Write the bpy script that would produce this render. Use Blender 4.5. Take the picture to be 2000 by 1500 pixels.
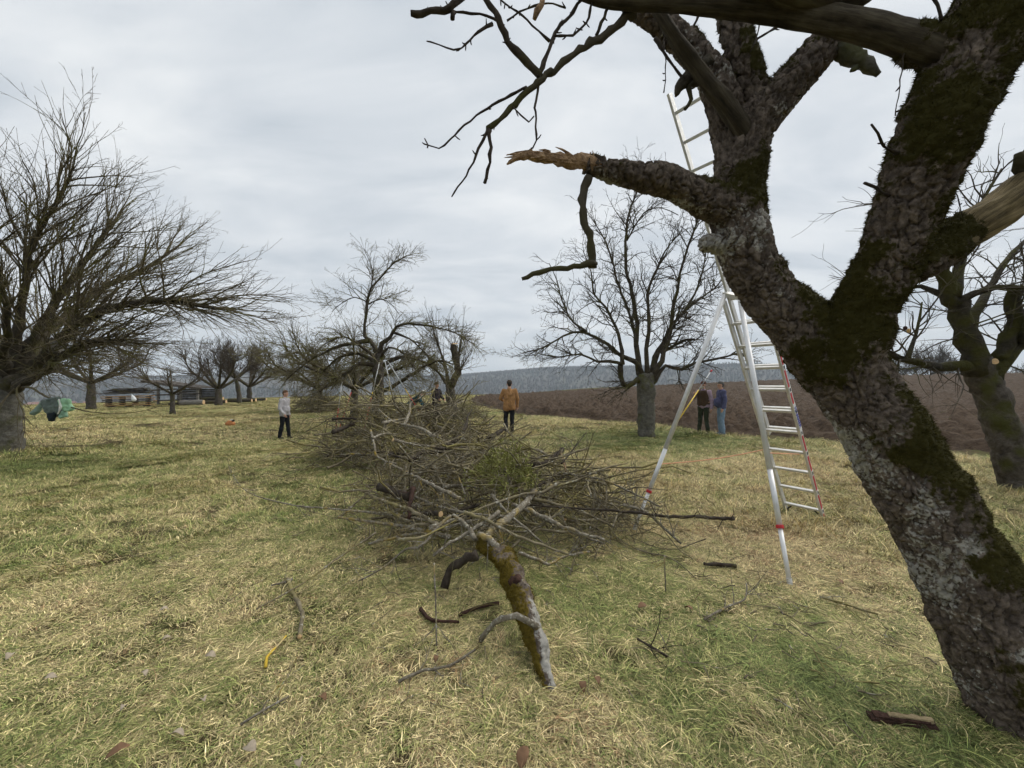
import bpy, bmesh, math, random
import numpy as np
from mathutils import Vector, Matrix, noise as mnoise

# ------------------------------------------------------------------ camera, sky, sun, exposure
scn = bpy.context.scene
for o in list(bpy.data.objects): bpy.data.objects.remove(o)
COL = scn.collection
F = 780.0                       # focal length in pixels of the 2000 px wide photograph
CZ = 1.65
cam_d = bpy.data.cameras.new('camera'); cam = bpy.data.objects.new('camera', cam_d); COL.objects.link(cam)
cam.location = (0, 0, CZ); cam.rotation_euler = (math.radians(90), 0, 0)
cam_d.sensor_width = 36; cam_d.lens = 36 * F / 2000; cam_d.clip_start = 0.05; cam_d.clip_end = 9000
scn.camera = cam
SUN_EL, SUN_AZ = 48, 62         # degrees; azimuth measured from +Y towards +X
world = bpy.data.worlds.new('World'); scn.world = world; world.use_nodes = True
nt = world.node_tree; nt.nodes.clear()
def N(t, typ, **kw):
    n = t.nodes.new(typ)
    for k, v in kw.items(): setattr(n, k, v)
    return n
def lk(t, a, b): t.links.new(a, b)
out = N(nt, 'ShaderNodeOutputWorld'); bg = N(nt, 'ShaderNodeBackground'); lk(nt, bg.outputs[0], out.inputs[0])
sky = N(nt, 'ShaderNodeTexSky', sky_type='NISHITA', sun_disc=False)
sky.sun_elevation = math.radians(SUN_EL); sky.sun_rotation = math.radians(SUN_AZ)
skm = N(nt, 'ShaderNodeVectorMath', operation='SCALE'); skm.inputs['Scale'].default_value = 0.09; lk(nt, sky.outputs[0], skm.inputs[0])
tc = N(nt, 'ShaderNodeTexCoord'); sx = N(nt, 'ShaderNodeSeparateXYZ'); lk(nt, tc.outputs['Generated'], sx.inputs[0])
za = N(nt, 'ShaderNodeMath', operation='ABSOLUTE'); lk(nt, sx.outputs[2], za.inputs[0])
zp = N(nt, 'ShaderNodeMath', operation='ADD'); zp.inputs[1].default_value = 0.22; lk(nt, za.outputs[0], zp.inputs[0])
dx = N(nt, 'ShaderNodeMath', operation='DIVIDE'); lk(nt, sx.outputs[0], dx.inputs[0]); lk(nt, zp.outputs[0], dx.inputs[1])
dy = N(nt, 'ShaderNodeMath', operation='DIVIDE'); lk(nt, sx.outputs[1], dy.inputs[0]); lk(nt, zp.outputs[0], dy.inputs[1])
cb = N(nt, 'ShaderNodeCombineXYZ'); lk(nt, dx.outputs[0], cb.inputs[0]); lk(nt, dy.outputs[0], cb.inputs[1])
mp = N(nt, 'ShaderNodeMapping'); mp.inputs['Rotation'].default_value = (0, 0, 0.5); mp.inputs['Scale'].default_value = (0.75, 1.5, 1); lk(nt, cb.outputs[0], mp.inputs[0])
n1 = N(nt, 'ShaderNodeTexNoise'); n1.inputs['Scale'].default_value = 1.7; n1.inputs['Detail'].default_value = 8; n1.inputs['Roughness'].default_value = 0.56; n1.inputs['Distortion'].default_value = 0.4
lk(nt, mp.outputs[0], n1.inputs[0])
cr = N(nt, 'ShaderNodeValToRGB'); lk(nt, n1.outputs[0], cr.inputs[0])
e = cr.color_ramp.elements
e[0].position = 0.33; e[0].color = (0.53, 0.578, 0.628, 1); e[1].position = 0.68; e[1].color = (0.82, 0.84, 0.85, 1)
m_ = e.new(0.5); m_.color = (0.665, 0.70, 0.735, 1)
mix = N(nt, 'ShaderNodeMixRGB'); mix.inputs[0].default_value = 0.94; lk(nt, skm.outputs[0], mix.inputs[1]); lk(nt, cr.outputs[0], mix.inputs[2])
lk(nt, mix.outputs[0], bg.inputs[0]); bg.inputs[1].default_value = 0.575
sun_d = bpy.data.lights.new('sun', 'SUN'); sun_d.energy = 1.5; sun_d.angle = math.radians(55); sun_d.color = (1, 0.965, 0.9)
sun = bpy.data.objects.new('sun', sun_d); COL.objects.link(sun)
el, az = math.radians(SUN_EL), math.radians(SUN_AZ)
sdir = Vector((math.cos(el) * math.sin(az), math.cos(el) * math.cos(az), math.sin(el)))
sun.rotation_euler = (-sdir).to_track_quat('-Z', 'Y').to_euler(); sun.location = sdir * 60
vs = scn.view_settings; vs.view_transform = 'Standard'; vs.look = 'None'; vs.exposure = 1.0; vs.gamma = 1; vs.use_curve_mapping = False
scn.render.engine = 'CYCLES'; scn.render.resolution_x = 1024; scn.render.resolution_y = 768
scn.cycles.max_bounces = 5; scn.cycles.diffuse_bounces = 2; scn.cycles.glossy_bounces = 2; scn.cycles.use_adaptive_sampling = True; scn.cycles.adaptive_threshold = 0.03; scn.cycles.volume_bounces = 0; scn.cycles.transparent_max_bounces = 12

# ------------------------------------------------------------------ helpers
rnd = random.Random(7)
def tag(o, label=None, cat=None, group=None, kind=None):
    if label: o['label'] = label
    if cat: o['category'] = cat
    if group: o['group'] = group
    if kind: o['kind'] = kind
    return o
def link(name, me, mat=None, parent=None):
    o = bpy.data.objects.new(name, me); COL.objects.link(o)
    if mat and me is not None and len(me.materials) == 0: me.materials.append(mat)
    if parent: o.parent = parent
    return o
def thing(name, loc, label, cat, group=None):
    o = bpy.data.objects.new(name, None); COL.objects.link(o); o.location = loc; o.empty_display_size = 0.2
    return tag(o, label, cat, group)
def reloc(me, root):            # mesh built in world coordinates -> local to a thing's base
    me.transform(Matrix.Translation(-Vector(root.location))); return me
def part(name, me, mat, root): return link(name, reloc(me, root), mat, root)
def mesh_np(name, V, Fq, smooth=True, tri=None):
    me = bpy.data.meshes.new(name)
    V = np.asarray(V, np.float32); me.vertices.add(len(V)); me.vertices.foreach_set('co', V.ravel())
    nq = 0 if Fq is None else len(Fq); ntr = 0 if tri is None else len(tri)
    idx = []
    if nq: idx.append(np.asarray(Fq, np.int32).ravel())
    if ntr: idx.append(np.asarray(tri, np.int32).ravel())
    idx = np.concatenate(idx); me.loops.add(len(idx)); me.loops.foreach_set('vertex_index', idx)
    ls = np.concatenate([np.arange(nq) * 4, nq * 4 + np.arange(ntr) * 3]).astype(np.int32)
    me.polygons.add(nq + ntr); me.polygons.foreach_set('loop_start', ls)
    me.polygons.foreach_set('use_smooth', np.full(nq + ntr, smooth)); me.update(calc_edges=True); me.validate()
    return me
def fattr(me, name, vals):
    a = me.attributes.new(name, 'FLOAT', 'POINT'); a.data.foreach_set('value', np.asarray(vals, np.float32))
def P(px, py, D): return Vector(((px - 1000) / F * D, D, CZ - (py - 750) / F * D))
def sst(x, a, b):
    t = np.clip((np.asarray(x, float) - a) / (b - a), 0, 1); return t * t * (3 - 2 * t)
def hsh(ix, iy, s):
    v = np.sin(ix * 127.1 + iy * 311.7 + s * 74.7) * 43758.5453; return v - np.floor(v)
def vn(x, y, s=0):
    x = np.asarray(x, float); y = np.asarray(y, float); ix = np.floor(x); iy = np.floor(y); fx = x - ix; fy = y - iy
    fx = fx * fx * (3 - 2 * fx); fy = fy * fy * (3 - 2 * fy)
    a = hsh(ix, iy, s); b = hsh(ix + 1, iy, s); c = hsh(ix, iy + 1, s); d = hsh(ix + 1, iy + 1, s)
    return (a * (1 - fx) + b * fx) * (1 - fy) + (c * (1 - fx) + d * fx) * fy
def fbm(x, y, s=0, o=4):
    v = 0; a = 0.5; t = 0
    for i in range(o): v = v + a * vn(x, y, s + i * 3.1); t += a; a *= 0.5; x = x * 2.03; y = y * 2.03
    return v / t
def hgt(x, y):
    x = np.asarray(x, float); y = np.asarray(y, float); r = np.hypot(x, y)
    near = 1 - sst(r, 30, 80)
    z = near * ((vn(x * .45, y * .45, 1) - .5) * .10 + (vn(x * 1.7, y * 1.7, 2) - .5) * .05)
    z = z * sst(r, 0.3, 1.2) - .16 * np.exp(-(((x + 7.4) / 4) ** 2 + ((y - 13.4) / 4) ** 2))
    z = z + .042 * np.clip(x, 0, 75) * sst(y, 12, 62)
    z = z - .016 * np.clip(-x - 24, 0, 60)
    R = 56 + 34 * sst(x, -5, 25) + 30 * sst(-y, 0, 60)
    d = r - R
    z = z - 34 * sst(d, 0, 360)
    return z
def H(x, y): return float(hgt(x, y))
def G(px, py, zo=0.0):          # the ground point seen at a pixel (zo above the ground)
    D = 5.0
    for i in range(40):
        X = (px - 1000) / F * D; D = .5 * D + .5 * F * (CZ - H(X, D) - zo) / max(py - 750, 1)
    X = (px - 1000) / F * D
    return Vector((X, D, H(X, D) + zo))

# ------------------------------------------------------------------ materials
MATS = {}
def mat(name, build):
    m = bpy.data.materials.new(name); m.use_nodes = True; t = m.node_tree
    b = t.nodes['Principled BSDF']; build(m, t, b); MATS[name] = m; return m
def plain(name, col, rough=.7, metal=0, nscale=0, namp=.25, bump=0, bscale=60, spec=.3):
    def bld(m, t, b):
        b.inputs['Base Color'].default_value = (*col, 1); b.inputs['Roughness'].default_value = rough; b.inputs['Metallic'].default_value = metal
        b.inputs['Specular IOR Level'].default_value = spec
        tcd = N(t, 'ShaderNodeTexCoord')
        if nscale:
            no = N(t, 'ShaderNodeTexNoise'); no.inputs['Scale'].default_value = nscale; no.inputs['Detail'].default_value = 5; lk(t, tcd.outputs['Object'], no.inputs[0])
            r = N(t, 'ShaderNodeValToRGB'); lk(t, no.outputs[0], r.inputs[0])
            r.color_ramp.elements[0].position = .3; r.color_ramp.elements[1].position = .72
            r.color_ramp.elements[0].color = (*[c * (1 - namp) for c in col], 1); r.color_ramp.elements[1].color = (*[min(1, c * (1 + namp)) for c in col], 1)
            lk(t, r.outputs[0], b.inputs['Base Color'])
        if bump:
            n2 = N(t, 'ShaderNodeTexNoise'); n2.inputs['Scale'].default_value = bscale; n2.inputs['Detail'].default_value = 4; lk(t, tcd.outputs['Object'], n2.inputs[0])
            bp = N(t, 'ShaderNodeBump'); bp.inputs['Strength'].default_value = bump; bp.inputs['Distance'].default_value = .02; lk(t, n2.outputs[0], bp.inputs['Height']); lk(t, bp.outputs[0], b.inputs['Normal'])
    return mat(name, bld)
def bark(name, base, alt, moss, mossamt, scale=9, bdist=.03, lichen=None, lamt=.6):
    def bld(m, t, b):
        tcd = N(t, 'ShaderNodeTexCoord'); b.inputs['Roughness'].default_value = .92; b.inputs['Specular IOR Level'].default_value = .15
        no = N(t, 'ShaderNodeTexNoise'); no.inputs['Scale'].default_value = scale; no.inputs['Detail'].default_value = 7; no.inputs['Roughness'].default_value = .7; lk(t, tcd.outputs['Object'], no.inputs[0])
        r = N(t, 'ShaderNodeValToRGB'); lk(t, no.outputs[0], r.inputs[0])
        r.color_ramp.elements[0].position = .32; r.color_ramp.elements[1].position = .68
        r.color_ramp.elements[0].color = (*base, 1); r.color_ramp.elements[1].color = (*alt, 1)
        last = r.outputs[0]
        if lichen:
            nl = N(t, 'ShaderNodeTexNoise'); nl.inputs['Scale'].default_value = scale * 3.3; nl.inputs['Detail'].default_value = 4; lk(t, tcd.outputs['Object'], nl.inputs[0])
            rl = N(t, 'ShaderNodeValToRGB'); lk(t, nl.outputs[0], rl.inputs[0]); rl.color_ramp.elements[0].position = lamt; rl.color_ramp.elements[1].position = lamt + .06
            mx = N(t, 'ShaderNodeMixRGB'); mx.inputs[2].default_value = (*lichen, 1); lk(t, rl.outputs[0], mx.inputs[0]); lk(t, last, mx.inputs[1]); last = mx.outputs[0]
        if mossamt:
            nm = N(t, 'ShaderNodeTexNoise'); nm.inputs['Scale'].default_value = scale * .35; nm.inputs['Detail'].default_value = 4; lk(t, tcd.outputs['Object'], nm.inputs[0])
            rm = N(t, 'ShaderNodeValToRGB'); lk(t, nm.outputs[0], rm.inputs[0]); rm.color_ramp.elements[0].position = 1 - mossamt - .08; rm.color_ramp.elements[1].position = 1 - mossamt + .08
            mx = N(t, 'ShaderNodeMixRGB'); mx.inputs[2].default_value = (*moss, 1); lk(t, rm.outputs[0], mx.inputs[0]); lk(t, last, mx.inputs[1]); last = mx.outputs[0]
        lk(t, last, b.inputs['Base Color'])
        vo = N(t, 'ShaderNodeTexNoise'); vo.inputs['Scale'].default_value = scale * 2.2; vo.inputs['Detail'].default_value = 6; lk(t, tcd.outputs['Object'], vo.inputs[0])
        bp = N(t, 'ShaderNodeBump'); bp.inputs['Strength'].default_value = .9; bp.inputs['Distance'].default_value = bdist; lk(t, vo.outputs[0], bp.inputs['Height']); lk(t, bp.outputs[0], b.inputs['Normal'])
    return mat(name, bld)
STRAW, STRAW2, GREEN, GREEN2 = (.68, .565, .31), (.50, .405, .20), (.25, .265, .085), (.135, .17, .05)
TG = bpy.data.node_groups.new('sward_tint', 'ShaderNodeTree'); TG.interface.new_socket('Tint', in_out='OUTPUT', socket_type='NodeSocketFloat')
def tint_group():
    t = TG; ge = N(t, 'ShaderNodeNewGeometry'); go = N(t, 'NodeGroupOutput')
    fl = N(t, 'ShaderNodeVectorMath', operation='MULTIPLY'); fl.inputs[1].default_value = (1, 1, 0); lk(t, ge.outputs['Position'], fl.inputs[0])
    last = None
    for sc, de, amp in ((.42, 3, .75), (1.9, 4, .75), (7.0, 3, .6)):
        no = N(t, 'ShaderNodeTexNoise'); no.inputs['Scale'].default_value = sc; no.inputs['Detail'].default_value = de; lk(t, fl.outputs[0], no.inputs[0])
        ma = N(t, 'ShaderNodeMath', operation='MULTIPLY_ADD'); ma.inputs[1].default_value = amp; ma.inputs[2].default_value = -amp / 2 + (.605 if last is None else 0); lk(t, no.outputs[0], ma.inputs[0])
        if last is None: last = ma.outputs[0]
        else:
            ad = N(t, 'ShaderNodeMath', operation='ADD'); lk(t, last, ad.inputs[0]); lk(t, ma.outputs[0], ad.inputs[1]); last = ad.outputs[0]
    for cx, cy, r, a in ((4.3, 12.2, 2.8, .34), (-9.5, 8.4, 3.0, .2), (1.75, 2.1, .8, .26), (1.0, 3.3, .9, .14), (-2.4, 4.2, 1.1, .14),
                         (3.2, 7.0, 2.4, -.24), (.1, 1.9, .6, -.2), (2.7, 4.3, 1.1, -.24), (-.3, 16, 4, -.14), (7.5, 8.6, 3, -.2), (-3.5, 21, 3.0, .3), (-14, 15, 5, -.12)):
        di = N(t, 'ShaderNodeVectorMath', operation='DISTANCE'); di.inputs[1].default_value = (cx, cy, 0); lk(t, fl.outputs[0], di.inputs[0])
        mr = N(t, 'ShaderNodeMapRange', interpolation_type='SMOOTHSTEP'); mr.inputs['From Min'].default_value = 0; mr.inputs['From Max'].default_value = r * 1.7; mr.inputs['To Min'].default_value = a; mr.inputs['To Max'].default_value = 0; lk(t, di.outputs['Value'], mr.inputs['Value'])
        ad = N(t, 'ShaderNodeMath', operation='ADD'); lk(t, last, ad.inputs[0]); lk(t, mr.outputs[0], ad.inputs[1]); last = ad.outputs[0]
    lk(t, last, go.inputs[0])
tint_group()
def tint_node(t):
    g = N(t, 'ShaderNodeGroup'); g.node_tree = TG; return g.outputs[0]
def grass_mat(m, t, b):
    k = N(t, 'ShaderNodeAttribute', attribute_type='GEOMETRY', attribute_name='blade')
    s = N(t, 'ShaderNodeMath', operation='ADD'); lk(t, tint_node(t), s.inputs[0]); lk(t, k.outputs['Fac'], s.inputs[1])
    r = N(t, 'ShaderNodeValToRGB'); lk(t, s.outputs[0], r.inputs[0]); el_ = r.color_ramp.elements
    el_[0].position = .02; el_[0].color = (.30, .19, .095, 1); el_[1].position = .98; el_[1].color = (*GREEN2, 1); q = el_.new(.20); q.color = (*STRAW, 1)
    q = el_.new(.42); q.color = (*STRAW2, 1); q = el_.new(.56); q.color = (.36, .32, .135, 1); q = el_.new(.76); q.color = (*GREEN, 1)
    va = N(t, 'ShaderNodeAttribute', attribute_type='GEOMETRY', attribute_name='val'); vm = N(t, 'ShaderNodeVectorMath', operation='SCALE'); lk(t, r.outputs[0], vm.inputs[0]); lk(t, va.outputs['Fac'], vm.inputs['Scale'])
    lk(t, vm.outputs[0], b.inputs['Base Color']); b.inputs['Roughness'].default_value = .7; b.inputs['Specular IOR Level'].default_value = .2
M_GRASS = mat('grass_blades', grass_mat)
def ground_mat(m, t, b):
    tcd = N(t, 'ShaderNodeTexCoord')
    no = N(t, 'ShaderNodeTexNoise'); no.inputs['Scale'].default_value = 9; no.inputs['Detail'].default_value = 8; no.inputs['Roughness'].default_value = .75; lk(t, tcd.outputs['Object'], no.inputs[0])
    ma = N(t, 'ShaderNodeMath', operation='MULTIPLY_ADD'); ma.inputs[1].default_value = .8; ma.inputs[2].default_value = -.4; lk(t, no.outputs[0], ma.inputs[0])
    s = N(t, 'ShaderNodeMath', operation='ADD'); lk(t, tint_node(t), s.inputs[0]); lk(t, ma.outputs[0], s.inputs[1])
    r = N(t, 'ShaderNodeValToRGB'); lk(t, s.outputs[0], r.inputs[0]); el_ = r.color_ramp.elements
    el_[0].position = .12; el_[0].color = (.36, .285, .135, 1); el_[1].position = .95; el_[1].color = (.11, .13, .04, 1)
    q = el_.new(.36); q.color = (.22, .18, .08, 1); q = el_.new(.50); q.color = (.075, .055, .03, 1); q = el_.new(.70); q.color = (.085, .085, .03, 1)
    lk(t, r.outputs[0], b.inputs['Base Color']); b.inputs['Roughness'].default_value = .95; b.inputs['Specular IOR Level'].default_value = .1
    bp = N(t, 'ShaderNodeBump'); bp.inputs['Strength'].default_value = 1; bp.inputs['Distance'].default_value = .06; lk(t, no.outputs[0], bp.inputs['Height']); lk(t, bp.outputs[0], b.inputs['Normal'])
M_GROUND = mat('meadow_ground', ground_mat)
def soil_mat(m, t, b):
    tcd = N(t, 'ShaderNodeTexCoord')
    no = N(t, 'ShaderNodeTexNoise'); no.inputs['Scale'].default_value = 4.5; no.inputs['Detail'].default_value = 9; no.inputs['Roughness'].default_value = .7; lk(t, tcd.outputs['Object'], no.inputs[0])
    r = N(t, 'ShaderNodeValToRGB'); lk(t, no.outputs[0], r.inputs[0]); el_ = r.color_ramp.elements
    el_[0].position = .3; el_[0].color = (.034, .022, .014, 1); el_[1].position = .75; el_[1].color = (.115, .083, .058, 1)
    lk(t, r.outputs[0], b.inputs['Base Color']); b.inputs['Roughness'].default_value = .95; b.inputs['Specular IOR Level'].default_value = .1
    bp = N(t, 'ShaderNodeBump'); bp.inputs['Strength'].default_value = 1; bp.inputs['Distance'].default_value = .12; lk(t, no.outputs[0], bp.inputs['Height']); lk(t, bp.outputs[0], b.inputs['Normal'])
M_SOIL = mat('ploughed_soil', soil_mat)
def near_bark(m, t, b, mossc=(.034, .030, .007, 1)):
    tcd = N(t, 'ShaderNodeTexCoord'); mo = N(t, 'ShaderNodeAttribute', attribute_name='moss'); li = N(t, 'ShaderNodeAttribute', attribute_name='lichen'); ck = N(t, 'ShaderNodeAttribute', attribute_name='crack')
    no = N(t, 'ShaderNodeTexNoise'); no.inputs['Scale'].default_value = 26; no.inputs['Detail'].default_value = 8; no.inputs['Roughness'].default_value = .7; lk(t, tcd.outputs['Object'], no.inputs[0])
    r = N(t, 'ShaderNodeValToRGB'); lk(t, no.outputs[0], r.inputs[0]); el_ = r.color_ramp.elements
    el_[0].position = .3; el_[0].color = (.026, .020, .016, 1); el_[1].position = .74; el_[1].color = (.25, .20, .158, 1)
    nl = N(t, 'ShaderNodeTexNoise'); nl.inputs['Scale'].default_value = 55; nl.inputs['Detail'].default_value = 5; lk(t, tcd.outputs['Object'], nl.inputs[0])
    sl = N(t, 'ShaderNodeMath', operation='MULTIPLY_ADD'); sl.inputs[1].default_value = 1.6; sl.inputs[2].default_value = -.8; lk(t, nl.outputs[0], sl.inputs[0])
    s2 = N(t, 'ShaderNodeMath', operation='ADD'); lk(t, sl.outputs[0], s2.inputs[0]); lk(t, li.outputs['Fac'], s2.inputs[1])
    rl = N(t, 'ShaderNodeValToRGB'); rl.color_ramp.elements[0].position = .45; rl.color_ramp.elements[1].position = .62; lk(t, s2.outputs[0], rl.inputs[0])
    m1 = N(t, 'ShaderNodeMixRGB'); m1.inputs[2].default_value = (.36, .345, .305, 1); lk(t, rl.outputs[0], m1.inputs[0]); lk(t, r.outputs[0], m1.inputs[1])
    mc = N(t, 'ShaderNodeMixRGB', blend_type='MULTIPLY'); mc.inputs[0].default_value = .42; lk(t, ck.outputs['Fac'], mc.inputs[2]); lk(t, m1.outputs[0], mc.inputs[1])
    s3 = N(t, 'ShaderNodeMath', operation='MULTIPLY_ADD'); s3.inputs[1].default_value = .9; s3.inputs[2].default_value = -.45; lk(t, nl.outputs[0], s3.inputs[0])
    s4 = N(t, 'ShaderNodeMath', operation='ADD'); lk(t, s3.outputs[0], s4.inputs[0]); lk(t, mo.outputs['Fac'], s4.inputs[1])
    rm = N(t, 'ShaderNodeValToRGB'); rm.color_ramp.elements[0].position = .42; rm.color_ramp.elements[1].position = .58; lk(t, s4.outputs[0], rm.inputs[0])
    mm = N(t, 'ShaderNodeMixRGB'); mm.inputs[2].default_value = mossc; lk(t, rm.outputs[0], mm.inputs[0]); lk(t, mc.outputs[0], mm.inputs[1])
    lk(t, mm.outputs[0], b.inputs['Base Color']); b.inputs['Roughness'].default_value = .93; b.inputs['Specular IOR Level'].default_value = .12
    bp = N(t, 'ShaderNodeBump'); bp.inputs['Strength'].default_value = .9; bp.inputs['Distance'].default_value = .008; lk(t, nl.outputs[0], bp.inputs['Height']); lk(t, bp.outputs[0], b.inputs['Normal'])
M_NEAR = mat('near_bark', near_bark)
def grain(name, ramp, k=2.2, f=.7, bd=.006):
    def bld(m, t, b):
        a = N(t, 'ShaderNodeAttribute', attribute_name='ga'); l = N(t, 'ShaderNodeAttribute', attribute_name='gl'); tcd = N(t, 'ShaderNodeTexCoord')
        c = N(t, 'ShaderNodeMath', operation='COSINE'); s_ = N(t, 'ShaderNodeMath', operation='SINE'); lk(t, a.outputs['Fac'], c.inputs[0]); lk(t, a.outputs['Fac'], s_.inputs[0]); v = N(t, 'ShaderNodeCombineXYZ'); lk(t, c.outputs[0], v.inputs[0]); lk(t, s_.outputs[0], v.inputs[1])
        lm_ = N(t, 'ShaderNodeMath', operation='MULTIPLY'); lm_.inputs[1].default_value = f; lk(t, l.outputs['Fac'], lm_.inputs[0]); lk(t, lm_.outputs[0], v.inputs[2])
        no = N(t, 'ShaderNodeTexNoise'); no.inputs['Scale'].default_value = k; no.inputs['Detail'].default_value = 9; no.inputs['Roughness'].default_value = .72; lk(t, v.outputs[0], no.inputs[0])
        n2 = N(t, 'ShaderNodeTexNoise'); n2.inputs['Scale'].default_value = 9; n2.inputs['Detail'].default_value = 6; lk(t, tcd.outputs['Object'], n2.inputs[0])
        ad = N(t, 'ShaderNodeMath', operation='MULTIPLY_ADD'); ad.inputs[1].default_value = .5; lk(t, n2.outputs[0], ad.inputs[0]); lk(t, no.outputs[0], ad.inputs[2]); sb = N(t, 'ShaderNodeMath', operation='SUBTRACT'); sb.inputs[1].default_value = .25; lk(t, ad.outputs[0], sb.inputs[0])
        r = N(t, 'ShaderNodeValToRGB'); lk(t, sb.outputs[0], r.inputs[0]); el_ = r.color_ramp.elements; el_[0].position = .32; el_[0].color = (*ramp[0], 1); el_[1].position = .70; el_[1].color = (*ramp[2], 1); q = el_.new(.5); q.color = (*ramp[1], 1)
        lk(t, r.outputs[0], b.inputs['Base Color']); b.inputs['Roughness'].default_value = .9; b.inputs['Specular IOR Level'].default_value = .12
        bp = N(t, 'ShaderNodeBump'); bp.inputs['Strength'].default_value = 1; bp.inputs['Distance'].default_value = bd; lk(t, sb.outputs[0], bp.inputs['Height']); lk(t, bp.outputs[0], b.inputs['Normal'])
    return mat(name, bld)
M_GRAIND = grain('streaked_dead_wood', ((0.038, 0.030, 0.019), (0.165, 0.128, 0.068), (0.345, 0.270, 0.150)), 3.0, 1.2, .012)
M_GRAINS = grain('smooth_limb_bark', ((0.017, 0.014, 0.010), (0.053, 0.043, 0.028), (0.105, 0.090, 0.062)), 2.2, 2.2, .008)
M_TRUNK = bark('trunk_bark', (0.034, 0.028, 0.022), (0.124, 0.108, 0.090), (0.062, 0.062, 0.019), .42, 9)
M_TRUNKG = bark('grey_trunk_bark', (0.061, 0.056, 0.046), (0.163, 0.153, 0.129), (0.082, 0.085, 0.027), .38, 9)
M_LIMB = bark('limb_bark', (.028, .023, .017), (.092, .078, .056), (.068, .062, .022), .42, 10, .03)
M_MOSSY = bark('mossy_limb', (0.021, 0.018, 0.013), (0.066, 0.057, 0.042), (0.051, 0.048, 0.013), .50, 9, .04)
M_TWIGY = bark('olive_twigs', (.068, .055, .036), (.165, .138, .085), (.135, .125, .042), .42, 6, .004)
M_TWIGO = bark('pale_olive_twigs', (.075, .064, .042), (.17, .148, .09), (.15, .14, .05), .45, 6, .004)
M_TWIGD = bark('dark_twigs', (.034, .028, .021), (.098, .083, .060), (.09, .085, .03), .40, 6, .004)
M_TWIGB = bark('brown_twigs', (0.043, 0.034, 0.026), (0.099, 0.081, 0.062), (0.081, 0.074, 0.031), .3, 6, .004)
M_BRUSH = bark('brush_twigs', (.070, .056, .036), (.25, .215, .14), (.22, .19, .07), .42, 7, .005, (.34, .33, .28), .60)
M_LICHEN = bark('lichen_branch', (.085, .070, .050), (.24, .215, .165), (.33, .235, .05), .38, 16, .010, (.36, .345, .29), .57)
M_DARKST = bark('dark_stick', (0.021, 0.016, 0.013), (0.070, 0.056, 0.042), (0.077, 0.070, 0.028), .3, 16, .01)
M_SMOOTHLIMB = bark('smooth_limb', (0.034, 0.028, 0.019), (0.087, 0.073, 0.050), (0.062, 0.059, 0.022), .45, 7, .008)
M_DEADWOOD = bark('dead_wood', (.16, .12, .07), (.42, .33, .19), (.14, .12, .05), .3, 10, .02)
M_SPLINT = bark('splintered_wood', (.10, .055, .03), (.46, .31, .18), (.22, .13, .07), .3, 34, .014)
M_CUT = plain('cut_wood', (.62, .42, .22), .8, nscale=30, namp=.25)
M_ROT = bark('rotten_bark', (0.024, 0.014, 0.011), (0.080, 0.044, 0.032), (0.048, 0.032, 0.024), .3, 22, .015)
M_MOSS = plain('moss_fuzz', (.042, .037, .009), .95, nscale=18, namp=.5, spec=.05)
M_ALU = plain('aluminium', (.62, .61, .58), .45, .4, nscale=14, namp=.12, spec=.5)
M_ALUP = plain('aluminium_tube', (.70, .70, .70), .42, .3, nscale=10, namp=.1, spec=.5)
M_RED = plain('red_strip', (.50, .035, .04), .5, nscale=20, namp=.15)
M_WHITE = plain('white_sticker', (.75, .74, .70), .5)
M_BLACK = plain('black_rubber', (.02, .02, .02), .6)
M_BLUE = plain('blue_print', (.04, .05, .33), .5)
M_ROPE = plain('pink_rope', (.70, .33, .20), .8)
M_YEL = plain('yellow_pole', (.70, .48, .05), .5)
M_MIST = plain('mistletoe', (.19, .195, .045), .6, nscale=12, namp=.45)
M_LEAFP = plain('pale_leaf', (.36, .30, .22), .8, nscale=25, namp=.3)
M_LEAFB = plain('brown_leaf', (.17, .095, .05), .8, nscale=25, namp=.3)
M_SKIN = plain('skin', (.55, .32, .23), .6)
M_HILL = bark('hill_woodland', (.06, .054, .046), (.10, .09, .07), (.085, .09, .055), .35, .012, .1)
M_FOREST = plain('far_bare_trees', (.085, .072, .058), .95, nscale=.02, namp=.35)
M_CONIF = plain('far_conifers', (.03, .042, .03), .95)
M_MEADOWF = plain('far_meadow', (.14, .19, .07), .95)

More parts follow.
